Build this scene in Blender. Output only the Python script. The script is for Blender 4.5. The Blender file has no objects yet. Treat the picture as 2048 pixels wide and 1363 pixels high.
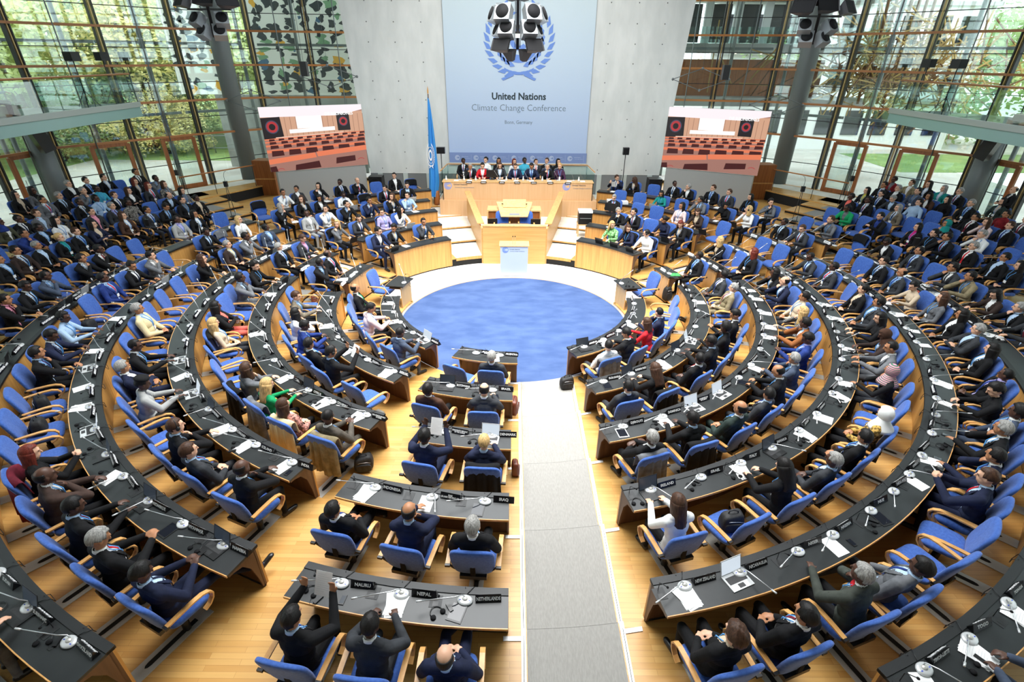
import bpy, math, random, bmesh
import numpy as np
from mathutils import Vector, Matrix, Euler
from mathutils.bvhtree import BVHTree

SC = bpy.context.scene
COL = SC.collection
PI = math.pi
rad = math.radians
rng = random.Random(7)

# ------------------------------------------------------------------ camera
F_PX, PITCH, ROLL, YAW = 1025.03, 0.5078, 0.0083, 0.0011
def cam_axes():
    cp, sp = math.cos(PITCH), math.sin(PITCH)
    R, U, F = Vector((1, 0, 0)), Vector((0, sp, cp)), Vector((0, cp, -sp))
    cr, sr = math.cos(ROLL), math.sin(ROLL)
    R2, U2 = R * cr + U * sr, U * cr - R * sr
    Z = Matrix.Rotation(YAW, 3, 'Z')
    return Z @ R2, Z @ U2, Z @ F
cd = bpy.data.cameras.new('camera'); cam = bpy.data.objects.new('camera', cd); COL.objects.link(cam)
cd.sensor_width = 36.0; cd.lens = F_PX / 2048 * 36.0; cd.clip_end = 500
_R, _U, _F = cam_axes()
cam.matrix_world = Matrix(((_R.x, _U.x, -_F.x, 0), (_R.y, _U.y, -_F.y, 0), (_R.z, _U.z, -_F.z, 7.0), (0, 0, 0, 1)))
SC.camera = cam
# ------------------------------------------------------------------ light and exposure
SC.view_settings.view_transform = 'Standard'; SC.view_settings.look = 'None'
SC.view_settings.gamma = 1.0; SC.view_settings.exposure = EXPOSURE = 0.12
SC.view_settings.use_curve_mapping = False
w = bpy.data.worlds.new('sky'); SC.world = w; w.use_nodes = True
bg = w.node_tree.nodes['Background']; bg.inputs[0].default_value = (0.86, 0.94, 1.0, 1); bg.inputs[1].default_value = 3.8
SC.cycles.max_bounces = 5; SC.cycles.diffuse_bounces = 3; SC.cycles.glossy_bounces = 2
SC.cycles.transparent_max_bounces = 12; SC.cycles.transmission_bounces = 2
SC.cycles.caustics_reflective = False; SC.cycles.caustics_refractive = False
SC.cycles.sample_clamp_indirect = 4.0; SC.cycles.use_denoising = True
def area(name, loc, size, sy, power, rot=(0, 0, 0), col=(1, 1, 1), spread=180):
    l = bpy.data.lights.new(name, 'AREA'); l.shape = 'RECTANGLE'; l.size = size; l.size_y = sy
    l.energy = power; l.color = col; l.spread = rad(spread)
    o = bpy.data.objects.new(name, l); o.location = loc; o.rotation_euler = rot; COL.objects.link(o); return o
area('skylight', (0, 13.0, 12.6), 11, 11, 2050, col=(1, 0.985, 0.96), spread=100)
def spot(name, loc, aim, power, ang=50, blend=0.7, size=0.5, col=(1, 0.96, 0.9)):
    l = bpy.data.lights.new(name, 'SPOT'); l.energy = power; l.spot_size = rad(ang); l.spot_blend = blend
    l.shadow_soft_size = size; l.color = col
    o = bpy.data.objects.new(name, l); o.location = loc; COL.objects.link(o)
    o.rotation_euler = (Vector(aim) - Vector(loc)).to_track_quat('-Z', 'Y').to_euler(); return o
spot('stage_spot', (0.2, 12.5, 12.2), (0.2, 20.5, 0.6), 1050, 50)
spot('centre_spot', (0.6, 8.0, 12.2), (0.4, 13.5, 0), 520, 62)
spot('banner_spot', (0.2, 16.5, 12.0), (0.2, 27.0, 5.6), 2000, 88, size=1.2)

# ------------------------------------------------------------------ materials
MATS = {}
def principled(name, col, rough=0.6, metal=0.0, spec=0.5, **k):
    m = bpy.data.materials.new(name); m.use_nodes = True
    b = m.node_tree.nodes['Principled BSDF']
    b.inputs['Base Color'].default_value = (*col[:3], 1); b.inputs['Roughness'].default_value = rough
    b.inputs['Metallic'].default_value = metal; b.inputs['Specular IOR Level'].default_value = spec
    for a, v in k.items(): b.inputs[a.replace('_', ' ')].default_value = v
    MATS[name] = m; return m
def nd(m, t, **k):
    n = m.node_tree.nodes.new(t)
    for a, v in k.items(): setattr(n, a, v)
    return n
def lk(m, a, b): m.node_tree.links.new(a, b)
def noise_mix(m, c1, c2, scale=(8, 8, 8), detail=3, lo=0.35, hi=0.65, coord='Object', bump=0, slot='Base Color', nscale=1.0):
    b = m.node_tree.nodes['Principled BSDF']
    tc = nd(m, 'ShaderNodeTexCoord'); mp = nd(m, 'ShaderNodeMapping'); mp.inputs['Scale'].default_value = scale
    no = nd(m, 'ShaderNodeTexNoise'); no.inputs['Detail'].default_value = detail; no.inputs['Scale'].default_value = nscale
    cr = nd(m, 'ShaderNodeValToRGB'); e = cr.color_ramp.elements
    e[0].position = lo; e[0].color = (*c1, 1); e[1].position = hi; e[1].color = (*c2, 1)
    lk(m, tc.outputs[coord], mp.inputs[0]); lk(m, mp.outputs[0], no.inputs['Vector']); lk(m, no.outputs[0], cr.inputs[0])
    lk(m, cr.outputs[0], b.inputs[slot])
    if bump:
        bm_ = nd(m, 'ShaderNodeBump'); bm_.inputs['Strength'].default_value = bump; bm_.inputs['Distance'].default_value = 0.01
        lk(m, no.outputs[0], bm_.inputs['Height']); lk(m, bm_.outputs[0], b.inputs['Normal'])
    return m
def hexc(r, g, b):
    f = lambda v: ((v / 255 + 0.055) / 1.055) ** 2.4 if v > 10 else v / 255 / 12.92
    return (f(r), f(g), f(b))
def floor_wood():
    m = principled('oak_strip_floor', (0.6, 0.36, 0.15), 0.36)
    b = m.node_tree.nodes['Principled BSDF']
    tc = nd(m, 'ShaderNodeTexCoord'); mp = nd(m, 'ShaderNodeMapping'); mp.inputs['Rotation'].default_value = (0, 0, 0)
    br = nd(m, 'ShaderNodeTexBrick'); br.offset = 0.37; br.inputs['Scale'].default_value = 1
    br.inputs['Brick Width'].default_value = 1.1; br.inputs['Row Height'].default_value = 0.075; br.inputs['Mortar Size'].default_value = 0.0012
    br.inputs['Color1'].default_value = (*hexc(230, 182, 108), 1); br.inputs['Color2'].default_value = (*hexc(212, 158, 84), 1)
    br.inputs['Mortar'].default_value = (*hexc(172, 118, 60), 1)
    no = nd(m, 'ShaderNodeTexNoise'); no.inputs['Scale'].default_value = 1.0; no.inputs['Detail'].default_value = 4
    m2 = nd(m, 'ShaderNodeMapping'); m2.inputs['Scale'].default_value = (1.2, 22, 1)
    mx = nd(m, 'ShaderNodeMixRGB', blend_type='MULTIPLY'); mx.inputs[0].default_value = 0.35
    cr = nd(m, 'ShaderNodeValToRGB'); cr.color_ramp.elements[0].position = 0.3; cr.color_ramp.elements[0].color = (0.6, 0.55, 0.5, 1)
    lk(m, tc.outputs['Object'], mp.inputs[0]); lk(m, mp.outputs[0], br.inputs[0]); lk(m, tc.outputs['Object'], m2.inputs[0])
    lk(m, m2.outputs[0], no.inputs['Vector']); lk(m, no.outputs[0], cr.inputs[0])
    lk(m, br.outputs[0], mx.inputs[1]); lk(m, cr.outputs[0], mx.inputs[2]); lk(m, mx.outputs[0], b.inputs['Base Color'])
    return m
floor_wood()
def veneer(name, c1, c2, rough=0.4, sc=(14, 14, 0.8)):
    m = principled(name, c1, rough); noise_mix(m, c1, c2, scale=sc, detail=5, lo=0.3, hi=0.7); return m
veneer('desk_veneer', hexc(214, 162, 92), hexc(190, 136, 70), 0.38)
veneer('maple', hexc(224, 184, 126), hexc(210, 166, 106), 0.4)
veneer('maple_rose', hexc(218, 176, 132), hexc(208, 164, 118), 0.42)
veneer('maple_side', hexc(214, 168, 104), hexc(200, 152, 88), 0.4, (1, 14, 18))
veneer('bent_beech', hexc(222, 170, 104), hexc(202, 146, 82), 0.35)
veneer('red_oak', hexc(170, 104, 52), hexc(140, 80, 38), 0.4)
veneer('dark_oak', hexc(104, 72, 48), hexc(84, 56, 36), 0.5)
principled('linoleum_black', (0.020, 0.023, 0.024), 0.38)
noise_mix(MATS['linoleum_black'], (0.013, 0.015, 0.016), (0.020, 0.023, 0.024), scale=(3, 3, 3), detail=6)
principled('rail_black', (0.010, 0.011, 0.012), 0.5)
m = principled('blue_fabric', hexc(58, 104, 196), 0.85, spec=0.2, Sheen_Weight=0.25)
noise_mix(m, hexc(56, 90, 164), hexc(70, 106, 180), scale=(30, 30, 30), detail=4, bump=0.15)
m = principled('blue_carpet', hexc(70, 100, 168), 0.95, spec=0.1)
noise_mix(m, hexc(64, 84, 126), hexc(78, 98, 140), scale=(1.3, 2.6, 1.7), detail=9, lo=0.36, hi=0.64)
m = principled('cream_carpet', hexc(240, 236, 224), 0.95, spec=0.1)
noise_mix(m, hexc(232, 228, 216), hexc(244, 240, 230), scale=(3, 3, 3), detail=8)
m = principled('grey_carpet', hexc(196, 192, 184), 0.95, spec=0.1)
noise_mix(m, hexc(150, 148, 143), hexc(160, 158, 153), scale=(60, 14, 20), detail=8, bump=0.3)
principled('white_tape', hexc(245, 245, 245), 0.35)
principled('yellow_tape', hexc(236, 206, 60), 0.5)
principled('riser_black', (0.006, 0.006, 0.006), 0.8)
principled('black_metal', (0.012, 0.012, 0.013), 0.4)
principled('black_plastic', (0.012, 0.012, 0.013), 0.35)
principled('soft_black', (0.010, 0.010, 0.011), 0.85, spec=0.2)
principled('steel', hexc(196, 198, 200), 0.35, 0.8)
principled('brushed_plate', hexc(205, 203, 196), 0.45, 0.35)
principled('white_plastic', hexc(232, 233, 232), 0.35)
principled('mic_silver', hexc(206, 208, 208), 0.35, 0.25)
principled('button_blue', hexc(70, 90, 200), 0.4)
principled('tablet_glass', (.01, .012, .018), .08)
principled('white_letter', (0.9, 0.9, 0.9), 0.5)
principled('plate_black', (0.008, 0.008, 0.009), 0.22)
principled('paper_white', (0.88, 0.88, 0.87), 0.7)
principled('chrome', (0.75, 0.76, 0.78), 0.18, 1.0)
principled('glass_post', hexc(150, 160, 158), 0.3, 0.7)
def simple_glass(name, tint=(0.93, 0.98, 0.96), gl=0.07):
    m = bpy.data.materials.new(name); m.use_nodes = True; t = m.node_tree
    for n in list(t.nodes): t.nodes.remove(n)
    o = t.nodes.new('ShaderNodeOutputMaterial'); a = t.nodes.new('ShaderNodeBsdfTransparent'); a.inputs[0].default_value = (*tint, 1)
    g = t.nodes.new('ShaderNodeBsdfGlossy'); g.inputs['Roughness'].default_value = 0.02; g.inputs[0].default_value = (0.9, 0.97, 0.95, 1)
    mx = t.nodes.new('ShaderNodeMixShader'); fr = t.nodes.new('ShaderNodeLayerWeight'); fr.inputs[0].default_value = 0.25
    ml = t.nodes.new('ShaderNodeMath'); ml.operation = 'MULTIPLY_ADD'; ml.inputs[1].default_value = 0.35; ml.inputs[2].default_value = gl
    t.links.new(fr.outputs['Facing'], ml.inputs[0]); t.links.new(ml.outputs[0], mx.inputs[0])
    t.links.new(a.outputs[0], mx.inputs[1]); t.links.new(g.outputs[0], mx.inputs[2]); t.links.new(mx.outputs[0], o.inputs[0])
    MATS[name] = m; return m
simple_glass('window_glass'); simple_glass('rail_glass', (0.80, 0.90, 0.88), 0.05); simple_glass('clear_plastic', (0.85, 0.93, 0.97), 0.12)
def emis(name, col, s=1.0):
    m = principled(name, (0, 0, 0), 0.3); b = m.node_tree.nodes['Principled BSDF']
    b.inputs['Emission Color'].default_value = (*col, 1); b.inputs['Emission Strength'].default_value = s; return m

# ------------------------------------------------------------------ mesh helpers
def M(n): return MATS[n] if isinstance(n, str) else n
class MB:
    def __init__(s): s.v = []; s.f = []; s.m = []; s.mats = []; s.sm = []
    def mi(s, mat):
        if mat not in s.mats: s.mats.append(mat)
        return s.mats.index(mat)
    def add(s, vs, fs, mat, smooth=False, X=None):
        b = len(s.v)
        s.v += [tuple(X @ Vector(p)) if X is not None else tuple(p) for p in vs]
        i = s.mi(mat)
        for f in fs: s.f.append([b + k for k in f]); s.m.append(i); s.sm.append(smooth)
        return s
    def box(s, lo, hi, mat, X=None):
        x0, y0, z0 = lo; x1, y1, z1 = hi
        vs = [(x0, y0, z0), (x1, y0, z0), (x1, y1, z0), (x0, y1, z0), (x0, y0, z1), (x1, y0, z1), (x1, y1, z1), (x0, y1, z1)]
        return s.add(vs, [(0, 3, 2, 1), (4, 5, 6, 7), (0, 1, 5, 4), (1, 2, 6, 5), (2, 3, 7, 6), (3, 0, 4, 7)], mat, X=X)
    def bar(s, a, b, w, h, mat, up=(0, 0, 1)):
        a, b = Vector(a), Vector(b); d = b - a; L = d.length; d.normalize(); u = Vector(up)
        if abs(d.dot(u)) > 0.98: u = Vector((0, 1, 0))
        x = d.cross(u).normalized(); z = x.cross(d).normalized()
        X = Matrix(((x.x, d.x, z.x, a.x), (x.y, d.y, z.y, a.y), (x.z, d.z, z.z, a.z), (0, 0, 0, 1)))
        return s.box((-w / 2, 0, -h / 2), (w / 2, L, h / 2), mat, X)
    def prism(s, poly, z0, z1, mat, X=None):
        n = len(poly); vs = [(x, y, z0) for x, y in poly] + [(x, y, z1) for x, y in poly]
        fs = [list(range(n))[::-1], list(range(n, 2 * n))] + [(i, (i + 1) % n, n + (i + 1) % n, n + i) for i in range(n)]
        return s.add(vs, fs, mat, X=X)
    def tube(s, pts, r, mat, seg=8, caps=True, flat=1.0):
        pts = [Vector(p) for p in pts]; n = len(pts); rs = r if isinstance(r, (list, tuple)) else [r] * n
        vs = []; fs = []; prev = None
        for i, p in enumerate(pts):
            d = (pts[min(i + 1, n - 1)] - pts[max(i - 1, 0)]).normalized()
            if prev is None:
                u = Vector((0, 0, 1)) if abs(d.z) < 0.9 else Vector((1, 0, 0)); x = d.cross(u).normalized()
            else: x = (prev - d * prev.dot(d)).normalized()
            prev = x; y = d.cross(x)
            for k in range(seg):
                a = 2 * PI * k / seg; vs.append(p + (x * math.cos(a) + y * math.sin(a) * flat) * rs[i])
        for i in range(n - 1):
            for k in range(seg): fs.append((i * seg + k, i * seg + (k + 1) % seg, (i + 1) * seg + (k + 1) % seg, (i + 1) * seg + k))
        if caps: fs.append(list(range(seg))[::-1]); fs.append(list(range((n - 1) * seg, n * seg)))
        return s.add(vs, fs, mat, True)
    def lathe(s, prof, mat, seg=16, c=(0, 0, 0), X=None, smooth=True):
        vs = []; fs = []; n = len(prof)
        for r, z in prof:
            for k in range(seg):
                a = 2 * PI * k / seg; vs.append((c[0] + r * math.cos(a), c[1] + r * math.sin(a), c[2] + z))
        for i in range(n - 1):
            for k in range(seg): fs.append((i * seg + k, i * seg + (k + 1) % seg, (i + 1) * seg + (k + 1) % seg, (i + 1) * seg + k))
        if prof[0][0] > 1e-4: fs.append(list(range(seg))[::-1])
        if prof[-1][0] > 1e-4: fs.append(list(range((n - 1) * seg, n * seg)))
        return s.add(vs, fs, mat, smooth, X)
    def ell(s, c, r, mat, nu=12, nv=8, X=None, warp=None):
        vs = []; fs = []
        for j in range(nv + 1):
            t = PI * j / nv
            for i in range(nu):
                a = 2 * PI * i / nu; p = Vector((math.sin(t) * math.cos(a), math.sin(t) * math.sin(a), math.cos(t)))
                k = warp(p) if warp else 1
                vs.append((c[0] + p.x * r[0] * k, c[1] + p.y * r[1] * k, c[2] + p.z * r[2] * k))
        for j in range(nv):
            for i in range(nu): fs.append((j * nu + i, (j + 1) * nu + i, (j + 1) * nu + (i + 1) % nu, j * nu + (i + 1) % nu))
        return s.add(vs, fs, mat, True, X)
    def arc(s, r0, r1, z0, z1, a0, a1, mat, side=None, step=1.5):
        """slab between two radii about the hall's centre; angles in degrees"""
        n = max(2, int(abs(a1 - a0) / step) + 1); vs = []; fs = []
        for i in range(n + 1):
            a = a0 + (a1 - a0) * i / n
            for r, z in ((r0, z0), (r1, z0), (r1, z1), (r0, z1)): vs.append(PT(r, a, z))
        for i in range(n):
            b = 4 * i; c = b + 4
            fs += [(b, b + 1, c + 1, c), (b + 3, c + 3, c + 2, b + 2)]
        i0 = len(s.v); s.add(vs, fs, mat)
        sd = side or mat; fs = []
        for i in range(n):
            b = i0 + 4 * i; c = b + 4
            fs += [(b, c, c + 3, b + 3), (b + 1, b + 2, c + 2, c + 1)]
        e = i0 + 4 * n; fs += [(i0, i0 + 3, i0 + 2, i0 + 1), (e, e + 1, e + 2, e + 3)]
        k = s.mi(sd)
        for f in fs: s.f.append(list(f)); s.m.append(k); s.sm.append(False)
        return s
    def mesh(s, name):
        me = bpy.data.meshes.new(name); me.from_pydata(s.v, [], s.f)
        for m_ in s.mats: me.materials.append(M(m_))
        me.polygons.foreach_set('material_index', s.m); me.polygons.foreach_set('use_smooth', s.sm)
        me.update(); return me
    def fix(s, name):
        me = s.mesh(name); b = bmesh.new(); b.from_mesh(me); bmesh.ops.recalc_face_normals(b, faces=b.faces); b.to_mesh(me); b.free(); return me
CX, CY = 0.0133, 13.853
def PT(r, a, z=0.0):
    a = rad(a); return Vector((CX + r * math.sin(a), CY - r * math.cos(a), z))
def link(name, data, parent=None, loc=None, rot=None):
    o = bpy.data.objects.new(name, data); COL.objects.link(o)
    if parent is not None:
        o.parent = parent
    if loc is not None: o.location = loc
    if rot is not None: o.rotation_euler = rot
    return o
def put(name, mb, parent=None, loc=None, rot=None, world=False):
    o = link(name, mb.fix(name) if isinstance(mb, MB) else mb, parent, loc, rot)
    if world and parent is not None: o.location = -parent.location
    return o
def tag(o, label=None, cat=None, group=None, kind=None):
    if label: o['label'] = label
    if cat: o['category'] = cat
    if group: o['group'] = group
    if kind: o['kind'] = kind
    return o
def thing(name, loc, label, cat, group=None, rz=0.0):
    o = bpy.data.objects.new(name, None); COL.objects.link(o); o.location = loc; o.rotation_euler = (0, 0, rz); o.empty_display_size = 0.1
    return tag(o, label, cat, group)
def struct(name, mb, parent=None): return tag(put(name, mb, parent), kind='structure')
def dup(o, parent=None, loc=None, rot=None):
    c = o.copy(); COL.objects.link(c)
    c.parent = parent
    if loc is not None: c.location = loc
    if rot is not None: c.rotation_euler = rot
    for ch in o.children: dup(ch, c)
    return c
class Proto:
    """a thing's parts as (name, mesh, sub-parts); make() places one more of it with shared meshes"""
    def __init__(s, name, parts): s.name = name; s.parts = parts; s.single = None
    def make(s, loc, rz, label, cat, group=None, scale=None, over=None):
        t = thing(s.name, loc, label, cat, group, rz)
        if scale: t.scale = scale
        def go(parts, par):
            for p in parts:
                o = link(p[0], p[1], par)
                if len(p) > 2 and p[2]: go(p[2], o)
        go(s.parts, t); return t
def text_mesh(txt, size, mat, depth=0.0008, align='CENTER', bold=0.0, shear=0.0, width=None):
    cu = bpy.data.curves.new('lettering', 'FONT'); cu.body = txt; cu.size = size; cu.extrude = depth; cu.align_x = align; cu.align_y = 'CENTER'
    cu.offset = bold; cu.space_line = 0.8; cu.resolution_u = 2; cu.shear = shear
    o = bpy.data.objects.new('lettering', cu); COL.objects.link(o)
    dg = bpy.context.evaluated_depsgraph_get(); me = bpy.data.meshes.new_from_object(o.evaluated_get(dg))
    bpy.data.objects.remove(o); bpy.data.curves.remove(cu)
    me.materials.clear(); me.materials.append(M(mat))
    if width:
        xs = [v.co.x for v in me.vertices]
        if xs:
            wd = max(xs) - min(xs)
            if wd > width: me.transform(Matrix.Diagonal((width / wd, 1, 1, 1)))
    return me
def txt_into(mb, txt, size, mat, X, **k):
    me = text_mesh(txt, size, mat, **k)
    mb.add([v.co for v in me.vertices], [list(p.vertices) for p in me.polygons], mat, X=X); bpy.data.meshes.remove(me)
ORD = 'first second third fourth fifth sixth seventh eighth ninth tenth eleventh twelfth thirteenth fourteenth fifteenth sixteenth seventeenth eighteenth nineteenth twentieth twenty-first twenty-second'.split()
NUM = 'zero one two three four five six seven eight nine ten'.split()

# ------------------------------------------------------------------ floor: concentric steps round the carpet
RI = [0, 3.3221, 4.985, 6.5673, 8.1862, 9.8147, 11.4553]      # inner edge of each desk row
ZT = [0, 0.8275, 0.9787, 1.0924, 1.1882, 1.2384, 1.3148]      # desk top heights
ZF = [0] + [z - 0.76 for z in ZT[1:]]                        # platform heights
ED = [0, 3.40, 5.025, 6.607, 8.226, 9.855, 11.495, 13.0, 14.4, 15.5, 16.6, 17.9]
AR = [13.9, 15.0, 16.1, 17.15, 18.6]; AZ = [0.735, 0.86, 0.99, 1.11, 1.15]
def platform(r0, r1, z, a0, a1, mat='oak_strip_floor', nose=None, th=0.045, zb=None):
    f = MB(); f.arc(r0, r1, z - th, z, a0, a1, mat, nose or 'desk_veneer', 1.0)
    f.arc(r0 + 0.03, r1, (-0.12 if zb is None else zb), z - th, a0, a1, 'riser_black', None, 2)
    return struct('floor', f)
g = MB(); g.box((-20.1, -6, -0.16), (20.1, 30.3, -0.13), 'oak_strip_floor'); struct('floor', g)
g = MB(); g.arc(0, 3.385, -0.12, 0.004, -180, 180, 'blue_carpet', 'bent_beech', 3); tag(put('round_carpet', g), 'round blue carpet filling the middle of the hall floor', 'carpet')
g = MB(); g.arc(3.385, 3.46, -0.12, 0.012, -111, 111, 'grey_carpet', None, 3); g.arc(3.385, 3.42, -0.12, 0.008, 111, 249, 'bent_beech', None, 3); struct('trim_1', g)
g = MB(); g.arc(3.42, 5.03, -0.12, 0.0, 111, 249, 'cream_carpet', None, 3); struct('floor', g)
g = MB(); g.arc(3.46, 5.03, -0.12, 0.068, -111, 111, 'oak_strip_floor', 'oak_strip_floor', 3); struct('floor', g)
QB = 121.0
for i in range(2, 7):
    r0, r1 = ED[i], ED[i + 1]
    platform(r0, r1 + (0.05 if i < 6 else 0), ZF[i], -QB, QB)
    ce = {2: 154.6, 3: 156.2, 4: 158.0, 5: 158.8, 6: 161.5}[i]
    zq = ZF[i] + 0.1; r1q = r1 + 0.05 if i < 6 else 24.0
    for s in (-1, 1):
        platform(r0, r1q, zq, s * QB, s * ce)
    platform(r0, r1q if i < 6 else 20, zq, ce, 360 - ce, 'cream_carpet', th=.12 if i == 2 else .06)
# audience rows at the flanks
for k in range(5):
    r0 = ED[7 + k] if k < 4 else 17.9; r1 = ED[8 + k] if k < 4 else 20.0
    for s in (-1, 1):
        platform(r0, r1 + 0.05, AZ[k], s * 20, s * (128.5 - 0.5 * k))
# raised landing in front of the glass at both sides of the stage
for s in (-1, 1):
    p = [(s * 15.9, 21.6), (s * 14.38, 23.61), (s * 12.75, 26.5), (s * 12.3, 29.3), (s * 13.1, 29.15), (s * 15.45, 26.85), (s * 19.0, 22.3), (s * 19.2, 21.6)]
    f = MB(); f.prism(p, 1.10, 1.15, 'oak_strip_floor'); f.prism([(x + s * 0.04, y) for x, y in p], 0.4, 1.10, 'riser_black'); struct('floor', f)
    f = MB(); f.prism([(s * 16.9, 22.6), (s * 15.2, 24.9), (s * 13.2, 27.5), (s * 13.0, 28.6), (s * 13.8, 28.3), (s * 17.6, 23.6)], 1.15, 1.156, 'cream_carpet'); struct('floor', f)
# aisle carpets
g = MB()
x0, x1 = 0.22, 1.42
lv = [(-3.38, 0.068), (-5.0, ZF[2]), (-6.58, ZF[3]), (-8.2, ZF[4]), (-9.83, ZF[5]), (-11.47, ZF[6]), (-13.0, ZF[6])]
YR = lambda r, x: CY - math.sqrt(r * r - (x - CX) ** 2)
def strip_floor(mb, xa, xb, ra, rb, z0, z1, mat, n=6):
    xs = [xa + (xb - xa) * k / n for k in range(n + 1)]; mb.prism([(x, YR(ra, x)) for x in xs] + [(x, YR(rb, x)) for x in xs[::-1]], z0, z1, mat)
lr = [3.40, 5.025, 6.607, 8.226, 9.855, 11.495, 13.0]
lv = [(-r, z) for r, z in zip(lr, [0.068, ZF[2], ZF[3], ZF[4], ZF[5], ZF[6], ZF[6]])]
for i in range(len(lv) - 1):
    strip_floor(g, x0, x1, lr[i] - (.006 if i else -.06), lr[i + 1] - .004, lv[i][1] + .0, lv[i][1] + .009, 'grey_carpet')
    if i: strip_floor(g, x0, x1, lr[i] - .012, lr[i] - .003, lv[i - 1][1] + .005, lv[i][1] + .009, 'grey_carpet')
tag(put('aisle_carpet', g), 'light grey runner carpet climbing the shallow steps of the centre aisle', 'carpet')
for xx, wd in ((x0 - 0.045, 0.03), (x1 + 0.045, 0.03)):
    t = MB(); sx = -1 if xx < 0.5 else 1; e1, e2 = sorted((xx - sx * .03, xx + sx * 0.26))
    for i in range(len(lv) - 1):
        y0, z0 = lv[i]; y1, _ = lv[i + 1]
        strip_floor(t, xx - wd, xx + wd, lr[i] + (.01 if i else .07), lr[i + 1] - .008, z0, z0 + .012, 'white_tape', 2)
        if i: strip_floor(t, xx - wd, xx + wd, lr[i] - .014, lr[i] + .01, lv[i - 1][1] + .004, z0 + .012, 'white_tape', 2)
        t.tube([(xx + 0.004, YR(lr[i + 1], xx) + .01, z0 + 0.012), (xx - 0.004, CY + (y0 + y1) / 2, z0 + 0.012), (xx + 0.006, YR(lr[i], xx) - .08, z0 + 0.012)], 0.004, 'black_plastic', 5)
        strip_floor(t, e1, e2, lr[i] + .09, lr[i] + .15, z0, z0 + .0125, 'white_tape', 2)
    tag(put('gaffer_tape', t), 'white gaffer tape over a cable along the %s edge of the centre aisle' % ('left' if sx < 0 else 'right'), 'tape')
for s in (-1, 1):
    f = MB()
    for i, a0, a1 in ((2, 88.5 if s < 0 else 96.5, 95 if s < 0 else 102), (3, 96.4, 101.8), (4, 96 if s < 0 else 101.3, 99.6 if s < 0 else 105), (5, 101.2 if s < 0 else 106, 103.8 if s < 0 else 109.6), (6, 107, 107.4)):
        f.arc(ED[i] + .02, ED[i + 1], ZF[i], ZF[i] + 0.006, s * a0, s * a1, 'grey_carpet')
    for i, a0, a1 in ((2, 114, QB), (3, 115.8, QB), (4, 118, QB), (5, 119.9, QB), (6, 120, QB)):
        f.arc(ED[i] + .02, ED[i + 1], ZF[i], ZF[i] + 0.006, s * a0, s * a1, 'cream_carpet')
    for k, a0, a1 in ((0, 119, 125), (1, 120, 125), (2, 120.5, 124.5), (3, 121, 124)):
        f.arc(ED[7 + k] + .02, ED[8 + k], AZ[k], AZ[k] + 0.006, s * a0, s * a1, 'grey_carpet')
    tag(put('aisle_carpet', f), 'pale carpet strips on the side steps at the %s of the stage' % ('left' if s < 0 else 'right'), 'carpet')
    f = MB(); n = 12
    for k in range(n):
        a = PT(3.5 + 0.11 * k, s * 109.5, 0.07 if k < 99 else 0); f.box((a.x - .05, a.y - .02, 0.07), (a.x + .05, a.y + .02, 0.074), 'yellow_tape' if k % 2 else 'black_plastic')
    tag(put('warning_tape', f), 'yellow and black warning tape on the floor by the %s single desk' % ('left' if s < 0 else 'right'), 'tape')

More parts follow.
